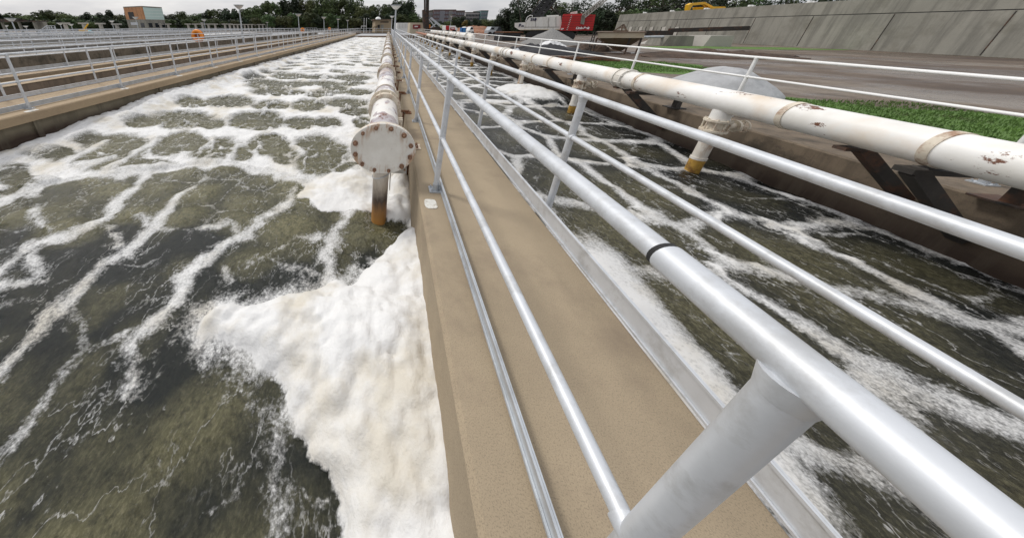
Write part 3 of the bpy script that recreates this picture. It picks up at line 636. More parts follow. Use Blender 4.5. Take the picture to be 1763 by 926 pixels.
# ================================================================ RAILINGS
PLATE = {}
def plate_mesh(sx, sy):
    b = MB(); b.box(-sx, sx, -sy, sy, 0, .012)
    b.cyl((0,0,.012), (0,0,.075), .031, 18)
    for i in (-1,1):
        for j in (-1,1):
            b.cyl((i*sx*.68, j*sy*.68, .012), (i*sx*.68, j*sy*.68, .020), .012, 6); b.cyl((i*sx*.68, j*sy*.68, .020), (i*sx*.68, j*sy*.68, .034), .006, 8)
    return b
def railing(name, label, X, Y0, Y1, step, zt=1.09, zm=.55, base=0, r=.022, toe=None, plates=True, n=12, group=None, mat='alu', side_plate=False, first=None, tilt=0):
    t = thing(name, label, 'handrail', (X, Y0, base), group)
    ys = []; y = first if first is not None else Y0
    while y < Y1: ys.append(y); y += step
    b = MB()
    b.cyl((X, Y0, zt), (X, Y1, zt), r, n); b.build('top_rail', M[mat], t)
    zmids = zm if isinstance(zm, (list, tuple)) else [zm]
    for z in zmids: b = MB(); b.cyl((X, Y0, z), (X, Y1, z), r*.86, n); b.build('mid_rail', M[mat], t)
    if toe:
        x, h, th, z0, tm = toe
        b = MB(); b.box(x, x+th, Y0, Y1, base+z0, base+z0+h)
        s = 1 if th > 0 else -1
        b.box(x-.010*s, x+.0*s-.001*s, Y0, Y1, base+z0+h-.014, base+z0+h)   # rolled top lip
        b.box(x-.010*s, x+.0*s-.001*s, Y0, Y1, base+z0, base+z0+.012)
        b.build('toe_board', M[tm], t, smooth=False)
    pb = MB(); pb.cyl((0,0,base-(.16 if side_plate else 0)), (0,0,zt), r*1.1, n)
    pb.tube([(0,0,zt-r*2.1),(0,0,zt-r*.55)], [r*1.12,r*1.42], n)
    for z in zmids: pb.cyl((0,-.035,z), (0,.035,z), r*1.12, n)
    pm = None
    for i, y in enumerate(ys):
        if pm is None:
            p = pb.build('post', M[mat], None, org=Vector((0,0,0))); p.parent = t; pm = p.data
            p.location = Vector((X, y, 0))-ORG[t.name]; ORG[p.name] = Vector((X, y, 0))
        else: p = inst(pm, 'post', t, (X, y, 0))
        if plates and y < 40:
            key = side_plate
            if key not in PLATE:
                if side_plate:
                    q = MB(); q.box(-.06, .0, -.05, .05, -.14, -.02); q.cyl((-.06,0,-.05),(.0,0,-.05),.012,6); po = q
                else: po = plate_mesh(.062, .058)
                pl = po.build('base_plate', M['galv'], None, org=Vector((0,0,0))); PLATE[key] = pl.data
                pl.parent = p; pl.location = (0,0,base)
            else:
                pl = bpy.data.objects.new('base_plate', PLATE[key]); COL.objects.link(pl); pl.parent = p; pl.location = (0,0,base)
    return t
r1 = railing('handrail', 'big foreground silver handrail on the left edge of the central walkway', .54, -4.19, YB+4, 2.24, 1.10, .55, first=-4.19, toe=(.588, .085, .006, .012, 'galv'), n=24, r=.0235)
b = MB(); b.tube([(.54,-1.9,1.10),(.54,.485,1.10)], .0280, 24)
b.build('sleeve', M['alu'], r1)
b = MB(); b.tube([(.54,.485,1.10),(.54,.495,1.10)], .0268, 24); b.build('joint_gasket', M['rubber'], r1)
r2 = railing('handrail', 'silver handrail on the right edge of the central walkway over the dark channel', 1.45, -4.4, YB+4, 2.10, 1.035, .71, first=-1.92, toe=(1.355, .135, .008, .018, 'alu'), n=24, side_plate=True, r=.0225)
r3 = railing('handrail', 'silver handrail on the near edge of the left walkway above the foamy tank', -6.95, .35, TANK_END, 2.13, 1.03, .53, toe=(-7.03, .095, -.008, .012, 'galv'))
r4 = railing('handrail', 'silver handrail on the far edge of the left walkway', -8.28, .9, TANK_END, 2.13, 1.04, .53, toe=(-8.24, .10, -.01, .0, 'alu'), plates=False)
r5 = railing('handrail', 'silver handrail carrying the big orange lifebuoy, beyond the dark slot', -12.75, 1.5, TANK_END, 2.2, 1.04, .53, toe=(-12.82, .16, -.01, .0, 'galv'), plates=True, n=8)
LAB = {-18.4: 'silver handrail on top of the mottled old wall', -21.2: 'silver handrail behind the mottled wall, across its light deck', -27.3: 'silver handrail on the near side of the third distant deck',
       -30.8: 'silver handrail on the far side of the third distant deck', -40.3: 'silver handrail in front of the leftmost stair platform', -43.8: 'silver handrail right behind the leftmost stair platform', -52.2: 'silver handrail farthest left, in front of the pillars', -58: 'last silver handrail before the treeline'}
for i, (x, lb) in enumerate(LAB.items()):
    railing('handrail', lb, x, 2+i*1.5, TANK_END, 2.3 if x > -35 else 3.0, 1.04+(.12 if x in (-18.4,) else 0), .55, toe=(x+.05, .14, -.01, .0, 'alu'), plates=False, n=6, group='handrails of the distant left tanks', r=.026)
r6 = railing('handrail', 'white handrail behind the large white pipe on the right', 6.18, -3.4, YB+4, 2.45, 1.02, .70, first=-1.5, plates=True, n=14, mat='lampwhite', r=.021)
for k in range(14):   # pads beside the left walkway posts
    yy = .35+2.13*(k+1)-.12
    if yy < 30: pad(-6.76, yy, 'pale paint patch beside a post base plate on the left walkway', .07, .10)['group'] = 'paint patches along the left walkway'

# ================================================================ AIR PIPES
def ring_pts(c, r, n, ph=0): return [(c[0]+r*math.cos(2*PI*i/n+ph), c[1], c[2]+r*math.sin(2*PI*i/n+ph)) for i in range(n)]
class ell:   # flange disc, slightly oval as seen, around the Y axis
    pass
def ydisc(b, c, rx, rz, y0, y1, n=40):
    pts0 = [(c[0]+rx*math.cos(2*PI*i/n), y0, c[2]+rz*math.sin(2*PI*i/n)) for i in range(n)]
    b.prism(pts0, (0, y1-y0, 0))
PX, PZ, PR = .0, .345, .185
FRX, FRZ = .330, .275
lp = thing('air_pipe', 'peeling white air pipe with a blind flange end beside the central walkway', 'pipe', (PX, 2.7, PZ))
def hexbolt(b, x, y0, z, s=.017, l=.028, d=-1):
    b.cyl((x, y0, z), (x, y0+d*l*.5, z), s, 6); b.cyl((x, y0+d*l*.5, z), (x, y0+d*l, z), s*.55, 8)
JOINTS = [4.35+3.35*k for k in range(17)]
edges = [2.74]+JOINTS+[YB-.5]
for k in range(len(edges)-1):
    b = MB(); b.tube([(PX, edges[k]+.02, PZ), (PX, edges[k+1]-.02, PZ)], PR, 40 if k < 4 else 18)
    if k >= 1:   # band seams
        pass
    o = b.build('pipe_section', M['pipeL'], lp)
b = MB(); ydisc(b, (PX,0,PZ), FRX, FRZ, 2.68, 2.722, 56)
fl = b.build('blind_flange', M['blind'], lp, bevel=.004)
b = MB(); ydisc(b, (PX,0,PZ), FRX*.985, FRZ*.985, 2.726, 2.765, 56)
b.build('backing_flange', M['oldflange'], lp)
bm0 = None
for i in range(12):
    a = 2*PI*(i+.5)/12; x = PX+FRX*.87*math.cos(a); z = PZ+FRZ*.87*math.sin(a)
    if bm0 is None:
        b = MB(); hexbolt(b, 0, 0, 0, .024, .05); q = b.build('bolt', M['bolt'] , None, org=Vector((0,0,0))); bm0 = q.data; q.parent = fl; q.location = Vector((x, 2.68, z))-ORG[lp.name]
    else: q = bpy.data.objects.new('bolt', bm0); COL.objects.link(q); q.parent = fl; q.scale = (.82+.04*(i*7 % 9),)*3; q.rotation_euler = (0, i*.7, 0); q.location = Vector((x, 2.68, z))-ORG[lp.name]
def coupling(parent, c, y, R_, r_, mat, n=30, gap=.16, sx=1.0):
    b = MB()
    for s in (-1, 1):
        yy = y+s*gap
        ydisc(b, c, R_*sx, R_, yy-.018, yy+.018, n)
    ydisc(b, c, r_*1.12*sx, r_*1.12, y-gap+.01, y+gap-.01, n)
    for i in range(8):
        a = 2*PI*(i+.5)/8; x = c[0]+R_*.9*math.cos(a)*sx; z = c[2]+R_*.9*math.sin(a)
        b.cyl((x, y-gap-.045, z), (x, y+gap+.045, z), .009, 6); b.cyl((x, y-gap-.034, z), (x, y-gap-.018, z), .017, 6)
    return b.build('coupling', mat, parent)
for k, y in enumerate(JOINTS):
    coupling(lp, (PX,0,PZ), y, PR*1.32, PR, M['oldflange'], 30 if k < 3 else 14, gap=.13 if k else .15)
    b = MB(); ydisc(b, (PX,0,PZ), PR*1.09, PR*1.09, y+.82, y+.86, 30 if k < 3 else 14); b.build('strap', M['oldflange'], lp)
# leg under the flange end
def leg(parent, x, y, ztop, zb, r, mat, n=24):
    b = MB(); b.tube([(x, y, ztop), (x, y, zb)], r, n); return b.build('downpipe', mat, parent)
l0 = leg(lp, -.005, 2.84, PZ-PR+.03, ZW-.3, .088, M['legL'], 32)
b = MB(); b.tube([(-.005+.096*math.cos(t/16*2*PI), 2.84+.096*math.sin(t/16*2*PI), -.02+.035*math.cos(t/16*2*PI)) for t in range(17)], .005, 6); b.build('wire_ring', M['galv'], l0)
b = MB(); b.tube([(-.005,2.84,.125),(-.005,2.84,.155)], .11, 24); b.build('collar', M['flange'], l0)
for k in range(1, 16):
    leg(lp, -.005, 2.84+3.35*k, PZ-PR+.03, ZW-.2, .085, M['legL'], 12)
# support box beside the first leg and wall brackets
b = MB(); b.box(.10, .285, 2.88, 2.894, -.02, .155); b.box(.10, .285, 2.88, 3.02, .145, .158); b.box(.10, .108, 2.88, 3.02, -.25, .155); b.box(.277, .285, 2.88, 3.02, -.02, .155)
br = b.build('hanger_bracket', M['bracket'], lp, smooth=False)
for z in (.03,.10):
    b = MB(); hexbolt(b, .255, 2.88, z, .011, .016); q = b.build('bolt', M['bolt'], br)
for k in range(16):
    y = 3.62+1.675*k
    b = MB(); b.box(.385, .50, y-.085, y+.085, .001, .014); pl = b.build('wall_bracket', M['rust'] if k % 3 else M['oldflange'], lp, smooth=False)
    b = MB(); b.box(.15, .44, y-.03, y+.03, .016, .045); b.box(.15, .20, y-.03, y+.03, .045, .20); b.bar((.17,y,.18),(.36,y,-.3),.03); b.box(.340,.368,y-.05,y+.05,-.5,.0); b.build('bracket_arm', M['rust'], pl, smooth=False)
    for i in (-1,1):
        b = MB(); b.cyl((.455,y+i*.05,.014),(.455,y+i*.05,.032),.014,6); b.cyl((.455,y+i*.05,.03),(.455,y+i*.05,.05),.007,6); b.build('bolt', M['bolt'], pl)
    # clamp lug at the side of the pipe
    b = MB(); b.box(PX+PR-.01, PX+PR+.055, y-.05, y-.03, PZ-.09, PZ+.05); b.box(PX+PR-.01, PX+PR+.055, y+.03, y+.05, PZ-.09, PZ+.05); b.cyl((PX+PR+.035,y-.08,PZ),(PX+PR+.035,y+.08,PZ),.01,6); b.cyl((PX+PR+.035,y-.08,PZ-.06),(PX+PR+.035,y+.08,PZ-.06),.01,6)
    b.build('clamp', M['oldflange'], lp, smooth=False)

# right air pipe
QX, QZ, QR = 5.0, .485, .163
rp = thing('air_pipe', 'long white rust-spotted air pipe on brackets over the right channel wall', 'pipe', (QX, 0, QZ))
secs = [-4, 0.1, 6.8, 13.5, 20.2, 26.9, 33.6, 40.3]
for k in range(len(secs)-1):
    b = MB(); b.tube([(QX, secs[k]+.02, QZ), (QX, secs[k+1]-.02, QZ)], QR, 40 if k < 4 else 18); b.build('pipe_section', M['pipeR'], rp)
b = MB(); b.tube([(QX, 40.3, QZ), (QX, 56, QZ)], QR, 16); b.build('pipe_section', M['rustpipe'], rp)['label'] = 'orange rusted far stretch of the pipe'
for k, y in enumerate(secs[1:]): coupling(rp, (QX,0,QZ), y, QR*1.24, QR, M['oldflange'] if k > 3 else M['flange'], 30 if k < 4 else 12, gap=.10)
for k in range(-1, 13):
    for y, zig in ((3.0+3.35*k, 0), (3.0+3.35*k-.0+1.05, 1)):
        if y < -3 or (zig and k % 2): continue
        b = MB(); ydisc(b, (QX,0,QZ), QR*1.06, QR*1.06, y-.03, y+.03, 30); stp = b.build('strap', M['oldflange'], rp)
    y = 3.0+3.35*k
    b = MB()
    b.box(QX-.20, QX+.75, y-.06, y+.06, QZ-QR-.07, QZ-QR-.02)          # saddle beam
    b.bar((QX-.12, y, QZ-QR-.05), (QX+.70, y, -.42), .09, .11)          # diagonal back to the wall
    b.bar((QX+.72, y-.05, QZ-QR-.05), (QX+.72, y-.05, .0), .08, .10)
    b.box(QX+.62, QX+.86, y-.12, y+.12, .002, .02)
    b.bar((QX+.1, y+.5, QZ-QR-.03), (QX+.70, y+.42, -.25), .08, .10); b.box(QX-.1, QX+.5, y+.45, y+.55, QZ-QR-.05, QZ-QR-.015)
    b.build('support_bracket', M['darksteel'], rp, smooth=False)
for k in range(-1, 15):
    y = 4.78+3.35*k
    x = 4.98
    b = MB(); b.tube([(x, y, QZ-QR+.04), (x, y, .20)], .105, 24); st = b.build('tee_stub', M['pipeR'], rp)
    # valve: flanges, body, side bonnet and wheel
    b = MB(); b.tube([(x,y,.215),(x,y,.185)], .15, 20); b.tube([(x,y,.185),(x,y,.06)], [.085,.10], 20); b.tube([(x,y,.06),(x,y,.03)], .15, 20)
    for i in range(8):
        a = 2*PI*i/8; b.cyl((x+.128*math.cos(a), y+.128*math.sin(a), .015), (x+.128*math.cos(a), y+.128*math.sin(a), .235), .011, 6)
    v = b.build('valve', M['oldflange'], rp)
    b = MB(); b.tube([(x+.08,y,.12),(x+.24,y,.12)], [.07,.05], 14); b.tube([(x+.24,y,.12),(x+.27,y,.12)], .09, 14); b.cyl((x+.27,y,.12),(x+.36,y,.12),.018,8); b.build('bonnet', M['oldflange'], v)
    b = MB(); b.tube([(x+.36, y+.085*math.cos(t/14*2*PI), .12+.085*math.sin(t/14*2*PI)) for t in range(15)], .011, 6); b.bar((x+.36,y-.08,.12),(x+.36,y+.08,.12),.014); b.bar((x+.36,y,.04),(x+.36,y,.20),.014); b.build('handwheel', M['oldflange'], v)
    b = MB(); b.tube([(x,y,.03),(x,y,-.44)], .084, 24); b.tube([(x,y,-.40),(x,y,-.44)], .094, 24); dp = b.build('downpipe', M['legR'], rp)
    b = MB(); b.tube([(x,y,-.44),(x,y,-.50),(x,y,ZW-.2)], [.090,.088,.086], 24); b.build('waterline_sleeve', M['ochre'], dp)

# ================================================================ RIGHT YARD
def patch(name, pts, z, mat, th=0, kind='structure', label=None, cat=None, n=0):
    b = MB(); b.add([(x, y, z) for x, y in pts], [tuple(range(len(pts)))]); o = b.build(name, mat, smooth=False)
    o['kind'] = kind; return o
def blob_outline(cx, cy, rx, ry, n=40, seed=1, rough=.25):
    rnd = random.Random(seed); ph = [rnd.random()*6 for _ in range(5)]
    return [(cx+rx*(1+rough*sum(math.sin((k+2)*2*PI*i/n+ph[k])/(k+2) for k in range(5)))*math.cos(2*PI*i/n), cy+ry*(1+rough*sum(math.sin((k+2)*2*PI*i/n+ph[k])/(k+2) for k in range(5)))*math.sin(2*PI*i/n)) for i in range(n)]
GP = gz(1092, 114); patch('grass', blob_outline(GP.x, GP.y, 2.7, 2.0, 60, 2), -.001, M['grass'])
p_ = gz(1150, 82); patch('grass', blob_outline(p_.x+4, p_.y, 6.5, 1.6, 40, 5), -.001, M['grass'])
patch('grass', [(13,-6),(30,-6),(34,9),(15,6.5)], -.002, M['grass'])
patch('grass', blob_outline(8.9, 5.9, 2.6, 1.9, 60, 9), -.0015, M['grass'])
def tufts(name, fn, n, seed, h=.10):
    rnd = random.Random(seed); b = MB(); k = 0
    while k < n:
        x, y = fn(rnd)
        if x is None: continue
        a = rnd.random()*PI; hh = h*(.4+rnd.random()); wd = .004+.008*rnd.random(); dx = wd*math.cos(a); dy = wd*math.sin(a); lx = (rnd.random()-.5)*hh; ly = (rnd.random()-.5)*hh
        b.add([(x-dx,y-dy,-.002),(x+dx,y+dy,-.002),(x+lx,y+ly,hh)], [(0,1,2)]); k += 1
    o = b.build(name, M['leafB'] if False else M['grass'], smooth=False); o['kind'] = 'stuff'; return o
tufts('grass', lambda r: (GP.x+2.5*(r.random()*2-1), GP.y+1.8*(r.random()*2-1)), 9000, 3, .05)
tufts('grass', lambda r: (8.9+2.3*(r.random()*2-1), 5.9+1.6*(r.random()*2-1)), 9000, 8, .05)
tufts('grass', lambda r: (6.55+.5*r.random()**2+.1, -3+30*r.random()), 900, 4, .08)
tufts('grass', lambda r: (14+14*r.random(), -4+10*r.random()), 5000, 6, .06)

def heap(name, label, cat, c, rx, ry, h, mat, seed=0, rough=.15, n=48, m=18, peak=1.4, kind=None, freq=2.0):
    V = []; F = []
    ii = np.arange(n)
    for j in range(m+1):
        t = j/m; prof = (1-t)**(1/peak) if peak < 1 else None
        for i in range(n):
            a = 2*PI*i/n; rr = t
            x = c[0]+rx*rr*math.cos(a); y = c[1]+ry*rr*math.sin(a)
            z = h*(1-rr**peak)
            q = float(fbm(np.array([x*freq+seed]), np.array([y*freq]), seed, 4)[0])-.5
            q2 = float(fbm(np.array([x*freq*3+seed]), np.array([y*freq*3]), seed+3, 3)[0])-.5
            z += (q*rough+q2*rough*.4)*h*(1-rr**4)*2
            V.append((x+q*rough*rx*.8*rr, y, (z if j < m else -.05)+c[2]))
    for j in range(m):
        for i in range(n):
            k = (i+1) % n; F.append((j*n+i, j*n+k, (j+1)*n+k, (j+1)*n+i))
    b = MB(); b.add(V, F); o = b.build(name, mat)
    if kind: o['kind'] = kind
    return tag(o, label, cat)
p_ = gz(945, 76); heap('gravel_pile', 'cone of grey gravel in front of the crane tracks', 'gravel pile', (p_.x, p_.y, 0), 2.45, 2.4, 1.32, M['gravel'], 3, .06, peak=1.05)
p_ = gz(915, 92); heap('tarp_covered_heap', 'low heap under torn black sheeting in front of the gravel cone', 'heap', (p_.x+.6, p_.y, 0), 3.2, 1.3, .45, M['black'], 5, .5, peak=1.6)
p_ = gz(948, 86); heap('white_tarp', 'crumpled white tarpaulin lying before the gravel cone', 'tarpaulin', (p_.x, p_.y, .12), 1.05, .75, .55, M['tarp'], 9, .45, peak=1.5)
p_ = gz(880, 96); heap('plastic_sheet', 'bundle of clear plastic sheeting on the near side of the black heap', 'plastic sheet', (p_.x+.1, p_.y-.3, 0.05), .42, .35, .42, M['plastic'], 12, .5, peak=2.0)
p_ = gz(1150, 97); heap('dirt_heap', 'long low brown dirt heap behind the grass patch', 'dirt heap', (p_.x+2.0, p_.y, 0), 4.2, 1.6, .32, M['dirt'], 15, .5, peak=1.5)
p_ = gz(1010, 88); heap('dirt_heap', 'dark brown clods of dirt right of the white tarpaulin', 'dirt heap', (p_.x, p_.y, 0), 1.9, .9, .38, M['dirt'], 18, .6, peak=1.5)
p_ = gz(830, 60); heap('clay_bank', 'orange clay bank below the distant apartment blocks', 'clay bank', (p_.x, p_.y+6, 0), 9, 5, 1.4, M['clay'], 19, .35, peak=1.6, freq=.5)
heap('covered_heap', 'rounded heap under a wrinkled grey tarpaulin beside the near end of the right pipe', 'covered heap', (7.98, 8.05, 0), 1.15, .95, .60, M['greytarp'], 21, .22, peak=1.9, freq=1.2)
# steel scrap / rebar in front of the heap
sp = thing('scrap_pile', 'flat pile of rusty steel bars on the dirt before the handrail', 'scrap pile', (gz(960, 104).x, gz(960,104).y, 0)); rnd = random.Random(5)
for k in range(22):
    c = ORG[sp.name]+Vector((rnd.uniform(-1.6,1.6), rnd.uniform(-.5,.5), .04+.10*rnd.random())); a = rnd.uniform(-.35,.35); l = rnd.uniform(.6,1.5); dv = Vector((math.cos(a),math.sin(a),rnd.uniform(-.03,.03)))*l
    b = MB(); b.bar(c-dv, c+dv, .04+.05*rnd.random()); b.build('bar', M['rust'] if k % 2 else M['darksteel'], sp, smooth=False)

# short white pipe with elbow
e0 = at(813, 63, 25); 
sd_ = thing('elbow_pipe', 'short white pipe ending in a downturned elbow behind the right handrail', 'pipe', (e0.x, e0.y, 0))
x0, y0_ = e0.x, e0.y; zc = e0.z
b = MB(); b.tube([(x0, y0_+24, zc+.02), (x0, y0_+.8, zc)], .22, 20); b.build('pipe_section', M['pipeR'], sd_)
b = MB(); b.tube([(x0, y0_+.8, zc), (x0, y0_+.4, zc-.02), (x0, y0_+.12, zc-.13), (x0, y0_, zc-.38), (x0, y0_, -.02)], .25, 20); b.build('elbow', M['flange'], sd_)
for k in range(4): coupling(sd_, (x0,0,zc), y0_+1.2+4*k, .30, .22, M['flange'], 16, gap=.10)
for k in range(5): b = MB(); b.box(x0-.15,x0+.15,y0_+2.4+4.5*k,y0_+2.7+4.5*k,0,zc-.15); b.build('pedestal', M['greyconc'], sd_, smooth=False)

def pan(name, parent, pts, D, th, mat, smooth=False):
    """an outline given at distance D, built as a solid of depth th"""
    b = MB(); b.prism([at(x, y, D) for x, y in pts], FH*th); return b.build(name, mat, parent, smooth=smooth)
def text(body, parent, c, size, mat, facing=None, name='lettering', shear=0, ext=.02, bold=0):
    cu = bpy.data.curves.new(name, 'FONT'); cu.body = body; cu.size = size; cu.extrude = ext; cu.offset = bold; cu.align_x = 'CENTER'; cu.align_y = 'CENTER'; cu.shear = shear
    o = bpy.data.objects.new('tmp', cu); COL.objects.link(o); bpy.context.view_layer.update()
    me = bpy.data.meshes.new_from_object(o.evaluated_get(bpy.context.evaluated_depsgraph_get())); bpy.data.objects.remove(o)
    me.materials.clear(); me.materials.append(mat)
    q = bpy.data.objects.new(name, me); COL.objects.link(q); q.parent = parent
    q.location = Vector(c)-ORG.get(parent.name, Vector((0,0,0))); q.rotation_euler = (PI/2, 0, FC.rz)
    return q

# ---------------------------------------------------------------- crawler crane
DC = 33.0
def pan2(name, F_, parent, pts, dd, th, mat):
    b = MB(); b.prism([F_(x, y, dd) for x, y in pts], F_.n*th); return b.build(name, mat, parent, smooth=False)
base = at(955, 55, DC); cr_ = thing('crawler_crane', 'white and red crawler crane on black tracks behind the gravel cone', 'crane', (base.x, base.y, 0))
S = DC/532      # metres per photo pixel there
FC = Frame(955, DC)
def C(x, y, dd=0): return FC(x, y, dd)
body = pan2('body', FC, cr_, [(886,40),(905,39),(911,31),(966,28),(968,51),(893,51.5),(886,47)], 0, 3.0, M['cranewhite'])
b = MB(); b.prism([C(941,27.0,.2),(C(962,26.2,.2)),C(962,30,.2),C(941,30.8,.2)], FC.n*2.2); b.build('roof_hatch', M['cranewhite'], body, smooth=False)
b = MB(); b.prism([C(892,51.4,-.05),C(965,50.6,-.05),C(965,52,-.05),C(896,52.6,-.05)], FC.n*3.1); b.build('deck_edge', M['cream'], body, smooth=False)
for x in (922, 944, 957):
    b = MB(); b.prism([C(x,31,-.03),C(x+.35,31,-.03),C(x+.35,47,-.03),C(x,47,-.03)], FC.n*.03); b.build('panel_seam', M['darksteel'], body, smooth=False)
b = MB(); b.prism([C(903,47.0,-.03),C(963,47.0,-.03),C(963,47.5,-.03),C(903,47.5,-.03)], FC.n*.03); b.build('rail_line', M['darksteel'], body, smooth=False)
b = MB(); b.tube([C(905,38,-.1),C(908,30,-.1),C(913,27,-.1),C(917,27.5,-.1),C(916,31,-.1)], .035, 6); b.build('grab_rail', M['lampwhite'], body)
cw = pan2('counterweight', FC, cr_, [(970,25),(1003,24.3),(1007,25.5),(1025,26),(1020,53),(964,53.5)], -.25, 3.6, M['red'])
pan2('counterweight_frame', FC, cr_, [(1001,28),(1008,27),(1005,43),(999,42)], -.42, .3, M['greyconc'])
for i in range(6): b = MB(); y = 29+i*4.2; b.prism([C(966+0,y,-.30),(C(1021,y,-.30)),C(1021,y+.3,-.30),C(966,y+.3,-.30)], FC.n*.05); b.build('slab_joint', M['darksteel'], cw, smooth=False)
for i in range(9): b = MB(); x = 983-i*.95; y = 27.5+i*2.9; b.prism([C(x,y,-.33),C(x+1.8,y+.8,-.33),C(x+1.6,y+1.7,-.33),C(x-.2,y+.9,-.33)], FC.n*.06); b.build('step', M['cranewhite'], cw, smooth=False)
text('Link-Belt', cr_, C(1002.5, 49.0, -.34), .30, M['letterwhite'], shear=.15, bold=.012)
text('218', cr_, C(918.5, 34.5, -.04), .36, M['letterdark'], bold=.02)
text('F', cr_, C(895, 44.6, -.04), .42, M['letterdark'], bold=.02); text('ric', cr_, C(899.8, 45.4, -.04), .26, M['letterdark'], bold=.012)
text('LB', cr_, C(968, 50.6, -.34), .22, M['letterwhite'], bold=.01)
for s in (0.0, 2.6):   # tracks
    b = MB(); pts = []
    zt = .98
    for i in range(9): a = PI/2+PI*i/8; pts.append((908+11*math.cos(a)*.5, a))
    x0c, x1c = C(905,60), C(991,60); Lc = (x1c-x0c).length; ctr = Vector((x0c.x,x0c.y,0)); prof = []
    r_ = .50
    for i in range(13): a = PI/2+PI*i/12; prof.append(ctr+FC.r*(r_+r_*math.cos(a))+Vector((0,0,r_+r_*math.sin(a))))
    for i in range(13): a = -PI/2+PI*i/12; prof.append(ctr+FC.r*(Lc-r_+r_*math.cos(a))+Vector((0,0,r_+r_*math.sin(a))))
    b.prism([p+FC.n*(s-.1) for p in prof], FC.n*.8); tr = b.build('track', M['rubber'], cr_, smooth=False)
    b = MB()
    for i in range(7): c = ctr+FC.r*(r_+ (Lc-2*r_)*i/6)+Vector((0,0,.30)); b.cyl(c+FC.n*(s-.14), c+FC.n*(s-.02), .17, 12)
    b.build('rollers', M['darksteel'], tr)
b = MB(); b.prism([C(925,52.5,.3),C(972,52.5,.3),C(970,58,.3),C(930,58,.3)], FC.n*2.0); b.build('turntable', M['black'], cr_, smooth=False)
def lattice(b, p, q, wd, n, r=.05):
    p = Vector(p); q = Vector(q); u = (q-p).normalized(); a = FC.n*wd/2; c = u.cross(FC.n).normalized()*wd/2
    cs = [a+c, a-c, -a-c, -a+c]
    for k in cs: b.bar(p+k, q+k, r*1.5)
    for i in range(n):
        t0 = p+(q-p)*i/n; t1 = p+(q-p)*(i+1)/n
        for j in range(4): b.bar(t0+cs[j], t1+cs[(j+1)%4], r)
b = MB(); lattice(b, C(920,31,1.2), C(958,-16,1.2), .95, 8, .13); b.bar(C(922,30,.9), C(955,-12,.9), .4); b.build('boom', M['black'], cr_, smooth=False)
b = MB(); lattice(b, C(1004,29,-.5), C(1050,-8,-.5), .36, 8, .06); b.bar(C(1004,29,-.5), C(1050,-8,-.5), .10); b.build('mast', M['paleconc'], cr_, smooth=False)
for (xa,ya,xb,yb) in ((896,40,888,-12),(917,8-16,972,30),(966,28,926,-10),(911,30,934,-12)):
    b = MB(); b.tube([C(xa,ya,1), C(xb,yb,1)], .035, 5); b.build('cable', M['darksteel'], cr_)
b = MB(); b.cyl(C(989,24.5,1.2), C(989,20,1.2), .3, 10); b.build('exhaust_drum', M['cranewhite'], cr_)
b = MB(); b.tube([C(986,22,1.1), C(986,-12,1.1)], .02, 5); b.build('cable', M['darksteel'], cr_)

# ---------------------------------------------------------------- hopper
DH = 17.6
hb = at(1063, 90, DH); hp = thing('hopper', 'rusty cream hopper on thin legs right of the crane', 'hopper', (hb.x, hb.y, 0))
FHp = Frame(1068, DH)
def Hh(x, y, dd=0): return FHp(x, y, dd)
def rect4(x0, x1, y, d0, d1): return [Hh(x0,y,d0), Hh(x1,y,d0), Hh(x1,y,d1), Hh(x0,y,d1)]
def frustum(lo, hi):
    b = MB(); b.add(lo+hi, [(0,1,2,3),(7,6,5,4)]+[(i,(i+1)%4,(i+1)%4+4,i+4) for i in range(4)]); return b
frustum(rect4(1030,1109,66,.0,2.4), rect4(1029,1110,56.5,-.05,2.45)).build('bin', M['cream'], hp, smooth=False)
frustum(rect4(1058,1070,90,.9,1.4), rect4(1031,1107,66,.05,2.35)).build('funnel', simple('funnel_olive', (.16,.13,.08), .8, 0, .3, 3, .3, dirt=(.2,.09,.04), dirt_amt=.7), hp, smooth=False)
b = MB(); 
for q in ((1026.5,54.8),): b.prism([Hh(1026,55.2,-.12), Hh(1113,55.2,-.12), Hh(1113,56.6,-.12), Hh(1026,56.6,-.12)], FHp.n*2.6)
b.build('rim', M['wood'], hp, smooth=False)
for x, d_ in ((1028,0),(1037,2.4),(1085,0),(1109,2.4),(1105,0)):
    top = Hh(x, 66, d_); b = MB(); b.bar(top, Vector((top.x, top.y, 0)), .06); b.build('leg', M['darksteel'], hp, smooth=False)
for (xa,ya,da,xb,yb,db) in ((1024,90,0,1040,72,0),(1028,66,0,1062,90,.9),(1105,66,0,1068,90,.9),(1028,92,0,1086,92,0),(1050,86,0,1086,92,0)):
    b = MB(); b.bar(Hh(xa,ya,da), Hh(xb,yb,db), .05); b.build('brace', M['wood'], hp, smooth=False)
lad = MB()
for dx in (0, 1): 
    q = Hh(1023+4*dx, 55, -.3); lad.bar(q, Vector((q.x,q.y,0)), .035)
for k in range(7): 
    a_ = Hh(1023,55,-.3); b_ = Hh(1027,55,-.3); z = .25+.16*k; lad.bar((a_.x,a_.y,z),(b_.x,b_.y,z), .03)
lad.build('ladder', M['darksteel'], hp, smooth=False)
tf = thing('timber_frame', 'small triangular timber frame standing on the hopper rim', 'timber frame', at(1066, 54.8, DH))
for (xa,ya,xb,yb) in ((1058,53.5,1074,42.5),(1074,42.5,1079,53.5),(1066,48.5,1076.5,48.5),(1073,42.5,1070,53.5),(1056,54,1082,54)):
    
    for dd in (.1, .7): b = MB(); b.bar(Hh(xa,ya,dd), Hh(xb,yb,dd), .07); b.build('beam', M['wood'], tf, smooth=False)

